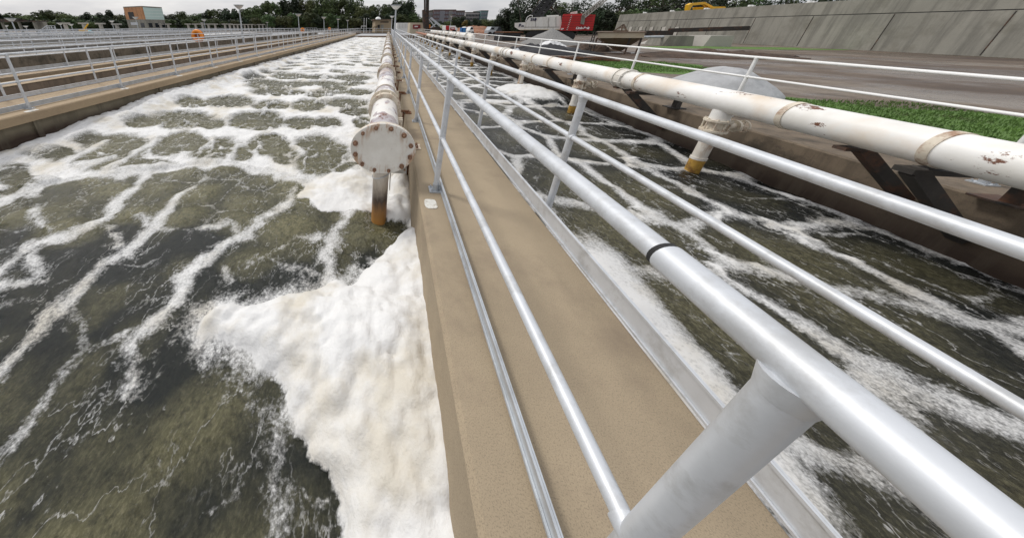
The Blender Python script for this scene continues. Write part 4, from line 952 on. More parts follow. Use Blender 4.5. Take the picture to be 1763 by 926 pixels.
# ---------------------------------------------------------------- concrete abutment wall
wa = thing('retaining_wall', 'long high grey concrete wall behind the hopper with a joint line along it', 'wall', at(1066, 60, 44)*1)
Wp = lambda D, x: at(x, 46, D)
P0 = at(1067, 26, 46); P1 = at(1200, 16.5, 34)
dirw = Vector((P1.x-P0.x, P1.y-P0.y, 0)); Lw = dirw.length; dirw.normalize(); nw = Vector((-dirw.y, dirw.x, 0))
h0 = P0.z; h1 = P1.z; LW2 = 46
hh = h0+(h1-h0)*LW2/Lw*0.55
o0 = Vector((P0.x, P0.y, 0)); o1 = o0+dirw*LW2
def wallband(z0a, z0b, z1a, z1b, off, th, nm, mat, s0=0, s1=LW2):
    b = MB(); a = o0+dirw*s0+nw*off; c = o0+dirw*s1+nw*off
    b.prism([a+Vector((0,0,z0a)), c+Vector((0,0,z0b)), c+Vector((0,0,z1b)), a+Vector((0,0,z1a))], nw*th); return b.build(nm, mat, wa, smooth=False)
wallband(0, 0, h0*.70, hh*.70, 0, 1.2, 'lower_wall', M['greyconc'])
wallband(h0*.715, hh*.715, h0, hh, .03, 1.1, 'parapet', M['greyconc'])
wallband(h0*.70, hh*.70, h0*.715, hh*.715, .08, 1.0, 'joint', M['black'])
for k in range(16): wallband(h0*.18, h0*.18, h0*.46, h0*.48, -.05-.03*(k % 2), .05, 'formwork_panel', M['paleconc'] if k % 3 == 0 else M['greyconc'], 1.2+.62*k, 1.2+.62*k+.52)
for k in range(11): z=h0+(hh-h0)*(2.4+4.0*k)/LW2; wallband(.05, .05, z*.69, z*.69, -.012, .02, 'pour_joint', M['darksteel'], 2.4+4.0*k, 2.4+4.0*k+.04)
for k in range(9):
    a = o0+dirw*(4+4.3*k)+nw*.5; z = h0+(hh-h0)*(4+4.3*k)/LW2
    b = MB(); b.tube([a+Vector((0,0,z-.02)), a+Vector((0,0,z+.16))], .16, 10); b.tube([a+dirw*.3+Vector((0,0,z-.02)), a+dirw*.3+Vector((0,0,z+.1))], .1, 8); q = b.build('anchor_cap', M['lampwhite'], wa)
pb0 = gz(1140, 79); pb1 = gz(1192, 80)
pdm = MB(); a = Vector((pb0.x,pb0.y,0)); c = Vector((pb1.x,pb1.y,0)); u = (c-a)
top = at(1147, 62, a.dot(FH)).z
pdm.prism([a, c, a+u*.93+Vector((0,0,top)), a+u*.13+Vector((0,0,top))], FH*1.6); o = pdm.build('concrete_pedestal', M['greyconc'], smooth=False); tag(o, 'tapered grey concrete pedestal on the grass in front of the long wall', 'pedestal')
pdm = MB(); pdm.prism([a+u*1.35, a+u*2.2, a+u*2.15+Vector((0,0,top*1.05)), a+u*1.45+Vector((0,0,top*1.05))], FH*1.6); o = pdm.build('concrete_pedestal', M['paleconc'], smooth=False); tag(o, 'pale concrete pedestal at the right edge of the photo, right of the tapered grey one', 'pedestal')
def beamobj(name, label, cat, p, q, wd, h, mat): b = MB(); b.bar(p, q, wd, h); o = b.build(name, mat, smooth=False); tag(o, label, cat); return o
beamobj('steel_beam', 'rusty steel beam lying along the foot of the long wall above the pedestals', 'beam', at(1150,53,30), at(1290,49,27), .3, .35, M['darksteel'])
b = MB(); b.cyl(at(1107,64.5,26), at(1150,64,26), .11, 14); o = b.build('steel_tube', M['galv']); tag(o, 'shiny steel tube lying left of the tapered pedestal', 'tube')
b = MB(); b.obox(at(1128,59,30), RT*1.3, FH*.5, Vector((0,0,.30))); o = b.build('shadow_stand_in', M['darksteel'], smooth=False, bevel=.05); tag(o, 'dark grey box added behind the shiny tube in place of the shadow zone', 'steel box')  # added dark box, stands in for the shadow zone under the long wall
p_ = gz(1125, 76); heap('rubble', 'small heap of pale rubble below the shiny tube', 'rubble', (p_.x, p_.y, 0), 1.2, .7, .4, M['paleconc'], 31, .9, peak=1.4)
# yellow machine arm beyond the wall
ym = thing('excavator_arm', 'yellow excavator arm reaching over the long wall at the upper right', 'excavator', at(1190, 20, 48))
D_ = 48
for pts in ([(1184,20),(1186,9),(1192,6),(1193,10),(1190,14),(1187,21)], [(1192,6),(1214,4),(1232,14),(1230,17),(1213,8),(1193,10)]):
    b = MB(); b.prism([at(x,y,D_) for x,y in pts], FH*.5); b.build('arm_segment', M['yellow'], ym, smooth=False)
b = MB(); b.prism([at(x,y,D_-.4) for x,y in [(1222,12),(1250,12),(1254,24),(1222,24)]], FH*2.4); b.build('cab', M['yellow'], ym, smooth=False, bevel=.06)
b = MB(); b.prism([at(x,y,D_) for x,y in [(1215,24),(1275,24),(1280,50),(1215,50)]], FH*2.4); b.build('undercarriage', M['darksteel'], ym, smooth=False)

# ---------------------------------------------------------------- site background, centre right
def boxobj(name, label, cat, x0, x1, ytop, D, depth, mat, parts=None, bev=.03, zb=0):
    a = at(x0, 46, D); c = at(x1, 46, D); z = at((x0+x1)/2, ytop, D).z
    t = thing(name, label, cat, (a.x, a.y, 0)); b = MB()
    b.prism([(a.x,a.y,zb),(c.x,c.y,zb),(c.x,c.y,z),(a.x,a.y,z)], FH*depth); b.build('shell', mat, t, smooth=False, bevel=bev); return t, a, c, z
def face(t, nm, x0, x1, y0, y1, D, mat, th=.06, par=None): 
    b = MB(); b.prism([at(x0,y0,D-th),at(x1,y0,D-th),at(x1,y1,D-th),at(x0,y1,D-th)], FH*th*1.5); return b.build(nm, mat, par or t, smooth=False)
t, a, c, z = boxobj('shipping_container', 'plain white container beside the lamp post at the far end', 'container', 684, 706, 40, 74, 2.6, M['lampwhite'])
for k in range(8): face(t, 'rib', 685+2.6*k, 685.5+2.6*k, 41, 49.5, 74, M['paleconc'], .05)
t, a, c, z = boxobj('site_office', 'cream site trailer with a dark red sign left of the drill rig', 'trailer', 706, 733, 39.6, 66, 2.6, M['cream'])
s_ = face(t, 'sign', 711, 724, 43, 50.3, 66, simple('sign_red', (.24,.03,.03), .5)); face(t, 'sign_writing', 714, 719.5, 45.3, 47.3, 65.9, M['letterwhite'], .06, s_)
b = MB(); b.prism([at(x,y,64.8) for x,y in [(736.5,43.5),(741.5,43),(742,49.5),(736,49.5)]], FH*1.2); o = b.build('generator', M['orange'], smooth=False, bevel=.05); tag(o, 'small orange generator at the foot of the drill mast', 'generator')
dr = thing('drill_rig', 'tall dark drill rig with a twin mast and slanting strut', 'drill rig', at(734, 50, 64))
D_ = 64
b = MB(); b.bar(at(731.4,50,D_), at(731.2,-16,D_), .28); b.build('leader', M['darksteel'], dr, smooth=False)
b = MB(); lattice(b, at(735.5,50,D_), at(736.2,-16,D_), .42, 20, .07); b.bar(at(735.5,50,D_+.2), at(736,-16,D_+.2), .2); b.build('mast', M['darksteel'], dr, smooth=False)
b = MB(); b.prism([at(x,y,D_-.2) for x,y in [(728.5,18),(730.5,17),(733,24),(738,30),(739,50),(731,50),(729,34)]], FH*1.0); b.build('drill_head', M['darksteel'], dr, smooth=False)
for (xa,ya,xb,yb) in ((741,32,758,46.5),(742.5,31,760,45.5),(739,34,750,48),(752,40,741,49)): b = MB(); b.bar(at(xa,ya,D_), at(xb,yb,D_), .18); b.build('strut', M['galv'], dr, smooth=False)
b = MB(); b.prism([at(x,y,D_-.5) for x,y in [(743,49),(750,46.5),(768,46),(769,52),(743,52)]], FH*2.5); b.build('base', M['darksteel'], dr, smooth=False)
b = MB(); b.prism([at(x,y,D_-.6) for x,y in [(757,47),(762,43.5),(766,44),(767,48),(760,50)]], FH*1.2); b.build('winch', simple('pale_green_paint', (.45,.47,.30), .6), dr, smooth=False)
# truck
tk = thing('truck', 'white truck with a red sign on its body beside the drill rig', 'truck', at(777, 52, 58)); D_ = 58
b = MB(); b.prism([at(x,y,D_) for x,y in [(768,44.5),(785,45),(785.3,52.5),(768,52.5)]], FH*2.4); bd = b.build('body', M['lampwhite'], tk, smooth=False, bevel=.04)
b = MB(); b.prism([at(x,y,D_) for x,y in [(767.5,44.8),(773,44.8),(773,52),(767.5,52)]], FH*-.12); b.build('panel', M['red'], tk, smooth=False)
f_ = face(tk, 'sign', 775.5, 783.2, 48, 52.4, D_, simple('sign_red_bright', (.40,.03,.04), .5), .08); face(tk, 'sign_writing', 777, 782, 49.4, 50.6, D_-.08, M['letterwhite'], .06, f_)
for x in (771, 782):
    c = at(x, 54.2, D_); c.z = .45; b = MB(); b.cyl(c-FH*.15, c+FH*.2, .45, 14); b.build('wheel', M['rubber'], tk)
b = MB(); b.prism([at(x,y,D_) for x,y in [(785,47.5),(787,48),(788,50.5),(788,53.5),(785,53.5)]], FH*2.3); b.build('cab', M['lampwhite'], tk, smooth=False, bevel=.05)
# toilet
tl, a, c, z = boxobj('portable_toilet', 'blue portable toilet right of the white truck', 'toilet', 796, 803.5, 48.2, 50, .9, M['blue'], bev=.02, zb=.05)
face(tl, 'door', 797.2, 801.8, 49.5, 56.2, 50, simple('light_blue', (.04,.2,.45), .5)); b = MB(); p = at(799.7,48.2,50.4); b.dome((p.x,p.y,p.z-.02), .42, .42, .16, 12, 4); b.build('roof', M['lampwhite'], tl)
def car(label, x0, x1, D, mat, ytop, flip=False):
    t = thing('parked_car', label, 'car', (at(x0,50,D).x, at(x0,50,D).y, 0)); L_ = (x1-x0); g_ = EYE  # outline in metres along RT
    o = Vector((at(x0,46,D).x, at(x0,46,D).y, 0)); W_ = (at(x1,46,D)-at(x0,46,D)).length; k = W_/4.4
    def Q(u, z, d=0): u = (4.4-u) if flip else u; return o+RT*(u*k)+Vector((0,0,z))+FH*d
    b = MB(); b.prism([Q(0,.35),Q(0,.85),Q(.9,.95),Q(1.5,1.42),Q(3.2,1.45),Q(3.9,.98),Q(4.4,.9),Q(4.4,.35)], FH*1.7); b.build('body', mat, t, smooth=False, bevel=.04)
    b = MB(); b.prism([Q(1.15,.97,-.02),Q(1.58,1.34,-.02),Q(3.1,1.36,-.02),Q(3.6,1.0,-.02)], FH*.03); b.build('window', M['glass'], t, smooth=False)
    for u in (.85, 3.5): b = MB(); c = Q(u,.33); b.cyl(c-FH*.04, c+FH*.2, .33, 14); b.build('wheel', M['rubber'], t)
car('white pickup-sized car right of the blue portable toilet', 808, 817, 56, M['lampwhite'], 48)
car('silver car parked on the orange clay bank', 843, 856, 52, M['galv'], 49, True)
car('dark car behind the silver one on the clay bank', 855, 866, 56, simple('dark_car', (.03,.035,.04), .3), 48)
sk, a, c, z = boxobj('skip_container', 'black open skip with a dark red rim left of the crane tracks', 'skip', 869, 900, 57, 34, 2.0, M['black'])
b = MB(); b.prism([at(868,55.4,33.9),at(901,55.4,33.9),at(901,57.2,33.9),at(868,57.2,33.9)], FH*2.2); b.build('rim', M['rust'], sk, smooth=False)
fn = thing('construction_fence', 'long teal mesh site fence behind the clay bank', 'fence', at(790,50,72))
b = MB(); b.prism([at(786,48,72),at(905,48,72),at(905,50.3,72),at(786,50.3,72)], FH*.05); b.build('mesh_panel', simple('teal_mesh', (.04,.09,.08), .8), fn, smooth=False)
for k in range(24): p = at(786+5.1*k, 48, 71.95); b = MB(); b.bar((p.x,p.y,0),(p.x,p.y,p.z+.1),.06); b.build('post', M['galv'], fn, smooth=False)

# apartment blocks
def apartments(label, x0, x1, ytop, D, depth, mat, rows, cols, steps_=(), wm=None):
    a = at(x0,46,D); c = at(x1,46,D); z = at((x0+x1)/2,ytop,D).z; t = thing('apartment_building', label, 'building', (a.x,a.y,0)); b = MB()
    b.prism([(a.x,a.y,0),(c.x,c.y,0),(c.x,c.y,z),(a.x,a.y,z)], FH*depth); b.build('wall', mat, t, smooth=False)
    b = MB(); b.prism([(a.x,a.y,z),(c.x,c.y,z),(c.x,c.y,z+.8),(a.x,a.y,z+.8)], FH*depth); b.build('roof_edge', M['darksteel'] if mat != M['paleconc'] else M['greyconc'], t, smooth=False)
    for (xa,xb,m_) in steps_:
        pa = at(xa,46,D-.6); pc = at(xb,46,D-.6); b = MB(); b.prism([(pa.x,pa.y,0),(pc.x,pc.y,0),(pc.x,pc.y,z-.4),(pa.x,pa.y,z-.4)], FH*.7); b.build('bay', m_, t, smooth=False)
    W_ = (c-a).length; wm_ = MB(); wm_.obox((0,0,0), RT*W_/cols*.30, FH*.15, Vector((0,0,1.05))); first = None
    for i in range(cols):
        for j in range(rows):
            p = Vector((a.x,a.y,0))+RT*W_*(i+.5)/cols-FH*.66+Vector((0,0,z-2.2-j*3.3))
            if p.z < 5: continue
            if first is None: q = wm_.build('window', wm or M['glass'], None, smooth=False, org=Vector((0,0,0))); first = q.data; q.parent = t; q.location = p-ORG[t.name]
            else: inst(first, 'window', t, p)
brk = simple('brick_mauve', (.16,.10,.10), .8, 0, .2); gl2 = simple('window_grey', (.20,.21,.24), .3)
apartments('dark red-brown apartment block beyond the drill rig', 744, 782, 18.6, 300, 18, brk, 5, 15, ((755,763,simple('panel_grey',(.22,.22,.24),.8)),(770,776,M['greyconc'])), gl2)
apartments('lower brown wing at the right end of the dark apartment block', 782, 797, 20.2, 302, 18, simple('brick_brown',(.13,.10,.09),.8), 5, 5, (), gl2)
apartments('grey low wing left of the dark apartment block', 735, 744, 20.6, 302, 16, M['greyconc'], 4, 3, (), gl2)
apartments('pale grey apartment block with rows of dark windows', 799, 830, 23, 320, 18, simple('pale_grey_render', (.34,.33,.32), .8), 4, 13, (), M['glass'])
apartments('teal-topped tower bay at the right end of the pale apartment block', 824, 836.5, 20, 318, 20, simple('teal_panel', (.12,.20,.21), .7), 5, 4, (), gl2)

# end building
eb, a, c, z = boxobj('pump_house', 'tan flat-roofed block building at the far end of the left tank', 'building', 646, 675, 34.5, 78, 9, M['tanblock'], bev=0)
b = MB(); b.prism([at(644,33.6,77.6),at(677,33.6,77.6),at(677,35,77.6),at(644,35,77.6)], FH*9.8); b.build('roof', M['wood'], eb, smooth=False)
face(eb, 'doorway', 650.5, 654, 43.5, 50, 78, M['black'], .05); face(eb, 'long_opening', 655, 669, 37.5, 39.5, 78, M['darksteel'], .05)
face(eb, 'door', 656, 661, 43, 50.5, 78, M['greyconc'], .05)
b = MB(); b.prism([at(x,y,77.2) for x,y in [(638,50.5),(652,40.5),(654,41),(642,50.5)]], FH*.7); b.build('stair', M['tanblock'], eb, smooth=False)
b = MB(); b.dome(at(651,34,77.8), .7, .7, .6, 14, 5); b.build('roof_vent', M['lampwhite'], eb)
bg = thing('footbridge', 'dark footbridge with railing crossing the far end of the left tank', 'bridge', at(655,53,72))
b = MB(); b.box(XL0-.3, XL1+.3, 66, 67.4, .05, .22); b.build('deck', M['darksteel'], bg, smooth=False)
for z in (.65,1.1): b = MB(); b.cyl((XL0-.3,66,z),(XL1+.3,66,z),.03,6); b.build('rail', M['alu'], bg)
for k in range(6): b = MB(); x = XL0+k*1.35; b.cyl((x,66,.2),(x,66,1.1),.03,6); b.build('post', M['alu'], bg)
bp = thing('signal_posts', 'pair of thin white posts on a low rack left of the tan end building', 'post', gz(628, 50.0) if False else at(628,50,76)); D_ = 76
for x in (627, 631): b = MB(); p = at(x,31.5,D_); b.bar((p.x,p.y,0), p, .09); b.build('post', M['lampwhite'], bp, smooth=False)
b = MB(); b.bar(at(622,45.5,D_), at(631,45.5,D_), .12); b.bar(at(622,45.5,D_), at(622,50,D_), .1); b.build('rack', M['lampwhite'], bp, smooth=False)

# ---------------------------------------------------------------- lamp posts
def lamp(label, x, ytop, D, r=.055, scale=1.0, kind='dish', group=None):
    top = at(x, ytop, D); t = thing('street_lamp', label, 'street lamp', (top.x, top.y, 0), group)
    b = MB(); b.tube([(top.x,top.y,-.02),(top.x,top.y,top.z-.12*scale)], [r*1.2, r*.8], 8); b.build('pole', M['galv'], t)
    s = scale; b = MB()
    b.tube([(top.x,top.y,top.z-.22*s),(top.x,top.y,top.z-.02*s),(top.x,top.y,top.z+.03*s)], [.12*s,.34*s,.30*s], 14); h = b.build('lamp_head', M['lampwhite'], t)
    b = MB(); b.cyl((top.x,top.y,top.z+.03*s),(top.x,top.y,top.z+.06*s),.40*s,14); b.build('lamp_cap', M['galv'], h)
lamp('tall lamp with a white dish head right beside the far end of the central walkway', 682, 11, 26, .07, 1.15)
lamp('shorter white lamp just left of the tall one, before the tan end building', 675.2, 28.5, 56, .06, 1.2)
lamp('tallest lamp of the left deck, with flat twin arms above the tank railings', 411, 10.5, 30, .07, 1.2)
lamp('second tallest lamp on the left deck, in front of the dark central trees', 513.5, 25.5, 46, .06, 1.25)
lamp('third lamp along the left deck', 557.5, 30.5, 58, .06, 1.2)
lamp('fourth lamp along the left deck, smaller than the third', 582, 33.5, 72, .06, 1.1)
lamp('fifth lamp along the left deck, thin and pale', 598.5, 35.5, 84, .06, 1.2)
lamp('small lamp right beside the pole of the tallest lamp', 415, 37, 80, .05, 1.1)
lamp('small lamp among the pillars left of the second tallest lamp', 460, 39, 90, .05, 1.1)
lamp('lamp standing in front of the dark gantry at the far left', 18.5, 33, 44, .08, 1.5)
lamp('tiny lamp at the very left below the dark gantry', 10, 44.5, 62, .06, 1.1)
lamp('tiny lamp just left of the grey panel', 44, 45.5, 64, .06, 1.1)
lamp('small lamp right of the stair platform', 103, 40.5, 60, .06, 1.3)
lamp('small lamp second to the right of the stair platform', 122, 42.5, 64, .06, 1.2)
lamp('lamp with flat head right of the yellow boom', 192, 36.5, 74, .06, 1.5)
lamp('white lamp above the big orange lifebuoy', 351, 34.5, 70, .06, 1.5)
lamp('small white lamp head just left of the one above the lifebuoy', 347.8, 39.8, 84, .06, 1.2)
lamp('bright lamp in front of the dark opening of the orange building', 233, 30.5, 66, .06, 1.5)
lamp('thin lamp on the site behind the white truck', 777.5, 28.5, 75, .05, .9)

# pillars with a T-shaped head
def pillar(x, ytop, D, label, group):
    top = at(x, ytop, D); t = thing('tee_pillar', label, 'pillar', (top.x,top.y,0), group)
    b = MB(); b.box(top.x-.22,top.x+.22,top.y-.22,top.y+.22,0,top.z-.25); b.build('shaft', M['paleconc'], t, smooth=False)
    b = MB(); b.box(top.x-.85,top.x+.85,top.y-.3,top.y+.3,top.z-.25,top.z); b.build('crossbeam', M['paleconc'], t, smooth=False)
for x, y in ((111,39.5),(143,39.5),(172,40),(200,41)): pillar(x, y, 58, 'broad concrete pillar with a T-shaped head at the far left', 'broad T pillars at the far left')
for x in (276, 289, 323.5, 336.5, 348.2, 358.5, 370, 387, 395): pillar(x, 41.3, 88, 'slim concrete pillar with a T-shaped head in the row above the lifebuoy', 'row of slim T pillars')
for k in range(12): pillar(402.5+6.2*k, 42.2, 100, 'short pillar in the close row right of the slim pillars', 'close row of short pillars')
rf = MB(); p = at(400,42.5,100); q = at(476,42.8,100); rf.bar(p, q, .5, .18); o = rf.build('beam', M['paleconc'], smooth=False); tag(o, 'long thin concrete beam lying on the close row of short pillars', 'beam')

# gantry and stairs far left
gy = thing('gantry', 'long dark steel gantry on leaning posts at the far left', 'gantry', at(40,50,52)); D_ = 52
b = MB(); b.prism([at(-30,33,D_),at(32,33.5,D_),at(32,38,D_),at(-30,39,D_)], FH*1.2); b.build('girder', M['darksteel'], gy, smooth=False)
b = MB(); b.prism([at(32,36.5,D_),at(76,36,D_),at(76,38,D_),at(32,38,D_)], FH*.8); b.build('walk_beam', M['darksteel'], gy, smooth=False)
for x in (-20, 3, 32, 58): p = at(x,38,D_+.3); b = MB(); b.bar((p.x,p.y,0), p, .28); b.build('post', M['greyconc'], gy, smooth=False)
t, a, c, z = boxobj('control_box', 'grey square panel box right of the gantry', 'panel box', 61.5, 75.5, 37.5, 53, .8, M['greyconc'], bev=.03, zb=1.1)
st = thing('stair_platform', 'white railed stair platform behind the left railings', 'stairs', at(80,52,42)); D_ = 42
for dd in (0, 1.1):
    b = MB(); b.tube([at(66,55.5,D_+dd), at(80,45.2,D_+dd), at(94,45.2,D_+dd), at(95,55,D_+dd)], .05, 6); b.build('handrail', M['alu'], st)
    b = MB(); b.tube([at(72,55.5,D_+dd), at(81,48.8,D_+dd), at(95,48.8,D_+dd)], .04, 6); b.build('handrail', M['alu'], st)
    for x in (80,84,88,94): b = MB(); p = at(x,45.2,D_+dd); b.bar((p.x,p.y,0), p, .06); b.build('post', M['alu'], st, smooth=False)
b = MB(); b.prism([at(80,51.6,D_),at(95,51.6,D_),at(95,52.3,D_),at(80,52.3,D_)], FH*1.1); b.build('platform', M['galv'], st, smooth=False)
for k in range(6): b = MB(); p = at(69+2*k, 55.2-.62*k, D_); b.obox(p+FH*.55, RT*.16, FH*.55, Vector((0,0,.02))); b.build('step', M['galv'], st, smooth=False)
yb = thing('boom_lift', 'slim yellow boom sticking up among the T pillars', 'boom lift', at(146,54,56)); b = MB(); b.bar(at(143.5,54,56), at(151.5,42,56), .16); b.build('boom', M['yellow'], yb, smooth=False); b = MB(); b.obox(at(143.5,53.5,56), RT*.5, FH*.4, Vector((0,0,.25))); b.build('base', M['yellow'], yb, smooth=False, bevel=.03)
p = at(152.5,53.5,57); b = MB(); b.dome((p.x,p.y,p.z-.4), .75, .6, .55, 16, 6, .1); o = b.build('tank_cover', simple('teal_cover', (.12,.36,.40), .5)); tag(o, 'small teal cover beside the yellow boom', 'cover')

# half-built block
DB = 86
bb_ = thing('tower_building', 'half clad square building, orange sheathing and pale mint panels over grey block', 'building', (at(222,50,DB).x, at(222,50,DB).y, 0))
A_ = at(221,46,DB+2); B_ = at(251.5,46,DB-1.5); C_ = at(286,46,DB+4)
zt_ = at(251,12.8,DB).z; zm_ = at(251,34.2,DB).z
def vwall(nm, p, q, z0, z1, mat, th=.5, par=None):
    b = MB(); n_ = Vector((-(q-p).y,(q-p).x,0)).normalized(); a = Vector((p.x,p.y,z0)); c = Vector((q.x,q.y,z0))
    b.prism([a, c, Vector((q.x,q.y,z1)), Vector((p.x,p.y,z1))], n_*th); return b.build(nm, mat, par or bb_, smooth=False)
osb = simple('orange_sheathing', (.42,.21,.10), .8, 0, .25, 1.0, .1); mint = simple('mint_membrane', (.47,.60,.56), .6, 0, .06, .6, .05)
vwall('lower_wall', A_, B_, 0, zm_, M['greyconc']); vwall('lower_wall', B_, C_, 0, zm_, M['greyconc'])
lf = vwall('sheathing', A_, B_, zm_+.01, zt_, osb, .4); mn = vwall('membrane', B_+(C_-B_)*.06, C_, zm_+.01, zt_-.1, mint, .4); vwall('sheathing', B_, B_+(C_-B_)*.055, zm_+.01, zt_, osb, .42)
def inwall(nm, p, q, u0, u1, z0, z1, mat, par, off=-.06):
    b = MB(); n_ = Vector((-(q-p).y,(q-p).x,0)).normalized()*off; a = p+(q-p)*u0+n_; c = p+(q-p)*u1+n_
    b.prism([(a.x,a.y,z0),(c.x,c.y,z0),(c.x,c.y,z1),(a.x,a.y,z1)], -n_*1.3); return b.build(nm, mat, par, smooth=False)
inwall('opening', A_, B_, .20, .50, zm_+.1, zt_-1.2, M['black'], bb_)
for k in range(1, 5): inwall('panel_seam', A_, B_, .1+.2*k, .105+.2*k, zm_+.1, zt_-.1, M['wood'], lf, -.02)
for k in range(1, 4): inwall('panel_seam', B_, C_, .07, .99, zm_+(zt_-zm_)*k/4, zm_+(zt_-zm_)*k/4+.05, M['lampwhite'], mn, -.02)
for u in (.14, .46, .78): inwall('window', B_, C_, u, u+.18, zm_-2.0, zm_-.9, M['glass'], bb_)
inwall('window', A_, B_, .74, .94, zm_-2.0, zm_-.9, M['glass'], bb_)
inwall('scaffold_strip', A_, B_, .2, .6, zm_-1.4, zm_-.7, M['galv'], bb_)
D2 = A_+(C_-B_); b = MB(); b.prism([Vector((v.x,v.y,zt_-.05)) for v in (A_,B_,C_,D2)], (0,0,.25)); b.build('roof', M['greyconc'], bb_, smooth=False)
vwall('rear_wall', C_, D2, 0, zt_-.1, M['greyconc']); vwall('rear_wall', D2, A_, 0, zt_-.1, M['greyconc'])

# lifebuoys
def buoy(label, x, y, D, r):
    c = at(x, y, D); t = thing('lifebuoy', label, 'lifebuoy', c)
    b = MB(); n = 24; m = 8; V = []; F = []
    for i in range(n):
        a = 2*PI*i/n
        for j in range(m):
            q = 2*PI*j/m; rr = r*.70+r*.30*math.cos(q); V.append(c+RT*rr*math.cos(a)+Vector((0,0,rr*math.sin(a)))+FH*r*.30*math.sin(q))
    for i in range(n):
        for j in range(m): F.append((i*m+j, ((i+1)%n)*m+j, ((i+1)%n)*m+(j+1)%m, i*m+(j+1)%m))
    b.add(V, F); b.build('ring', M['orange'], t)
    b = MB(); b.cyl(c+FH*.10, c+FH*.16, r*.97, 24); b.build('backing', M['darkorange'], t)
buoy('large orange lifebuoy hanging on a left railing below the white lamp', 340, 62.5, 22.3, .45)
buoy('middle orange lifebuoy beside the second tallest lamp', 521, 52.2, 50, .34)
buoy('farthest and smallest orange lifebuoy, near the third lamp', 567.5, 50.2, 76, .34)
for (x,y,D) in ((340,62.5,22.3),(521,52.2,50),(567.5,50.2,76)): pass

# ================================================================ TREES
def crown(name, mat, seed, rx, rz, n, size, lobes=9, gap=0.0, base=.0):
    rnd = random.Random(seed); b = MB(); LB = []
    for i in range(lobes):
        a = rnd.random()*2*PI; q = rnd.random()**.5*.62; zz = rnd.uniform(-.62,.72); k = math.sqrt(max(.1,1-zz*zz))
        LB.append((rx*q*k*math.cos(a), rx*q*k*math.sin(a), rz*zz, rx*rnd.uniform(.26,.48)))
    for i in range(n):
        l = LB[int(rnd.random()*lobes)]; 
        while True:
            v = Vector((rnd.gauss(0,1), rnd.gauss(0,1), rnd.gauss(0,1))).normalized()
            if v.z > -.8: break
        rr = l[3]*(.62+.45*rnd.random()**.6)
        p = Vector((l[0],l[1],l[2]))+Vector((v.x*rr, v.y*rr, v.z*rr*rz/rx*.8))
        nn = (v+Vector((rnd.gauss(0,.6),rnd.gauss(0,.6),rnd.gauss(0,.5)+.25))).normalized(); u = nn.orthogonal().normalized(); w_ = nn.cross(u); t = rnd.random()*PI
        s = size*rnd.uniform(.5,1.3); U = (u*math.cos(t)+w_*math.sin(t))*s; W_ = (w_*math.cos(t)-u*math.sin(t))*s*rnd.uniform(.35,.8)
        b.add([p-U, p-W_*.8+U*.1, p+U, p+W_*.8-U*.15], [(0,1,2,3)])
    me = b.build(name, mat, None, smooth=False, org=Vector((0,0,0))); return me
def trunkm(seed, h, r, hc, rx, limbs=6):
    rnd = random.Random(seed); b = MB(); x = y = 0; pts = []; rs = []
    for i in range(6): pts.append((x,y,-.1+h*i/5)); rs.append(r*(1-.13*i)); x += rnd.uniform(-.1,.1)*h*.1; y += rnd.uniform(-.1,.1)*h*.1
    b.tube(pts, rs, 8)
    for i in range(limbs):
        a = rnd.random()*2*PI; z0 = h*rnd.uniform(.45,.95); k = rnd.uniform(.5,.9); e_ = (math.cos(a)*rx*k, math.sin(a)*rx*k, z0+(hc-z0)*rnd.uniform(.7,1.4))
        m_ = (e_[0]*.45, e_[1]*.45, z0+(e_[2]-z0)*.6); b.tube([pts[min(5,int(z0/h*5))][:2]+(z0,), m_, e_], [r*.5, r*.3, r*.1], 6)
    return b.build('trunk', M['bark'], None, org=Vector((0,0,0)))
PROTO = []
def proto(mat, seed, H_, rx, n, size, lobes, cz=.62, rzf=.42, trh=.6, limbs=6):
    cw_ = crown('crown', mat, seed, rx, H_*rzf, n, size, lobes); tw = trunkm(seed, H_*trh, .03*H_, H_*cz, rx, limbs)
    c_ = (cw_.data, tw.data, H_*cz); bpy.data.objects.remove(cw_); bpy.data.objects.remove(tw); return c_
FULL = [proto(M['leafA'], 1, 10, 4.2, 1900, .42, 12, .55, .48), proto(M['leafB'], 2, 10, 4.6, 1900, .42, 14, .53, .47), proto(M['leafD'], 3, 10, 4.0, 1900, .42, 11, .55, .50), proto(M['leafA'], 4, 10, 5.0, 2200, .42, 16, .50, .48)]
THIN = [proto(M['leafD'], 11, 10, 3.4, 1100, .26, 15, .66, .36, .8, 12), proto(M['leafA'], 12, 10, 3.8, 1200, .26, 18, .62, .38, .8, 14), proto(M['leafD'], 13, 10, 4.0, 1600, .28, 16, .58, .42, .7, 12)]
OR = proto(M['leafO'], 21, 10, 4.2, 1500, .45, 10, .55, .48)
def tree(name, label, group, P, x, D, H_, rz=0, sx=1.0):
    p = at(x, 46, D); s = H_/10
    if group: label = label+' '+where(x); group = group+' '+where(x)
    t = thing(name, label, 'tree', (p.x, p.y, 0), group)
    t.scale = (s*sx, s*sx, s); t.rotation_euler = (0, 0, rz)
    for nm, me, z in (('trunk', P[1], 0), ('crown', P[0], P[2])):
        o = bpy.data.objects.new(nm, me); COL.objects.link(o); o.parent = t; o.location = (0, 0, z)
rt = random.Random(99)
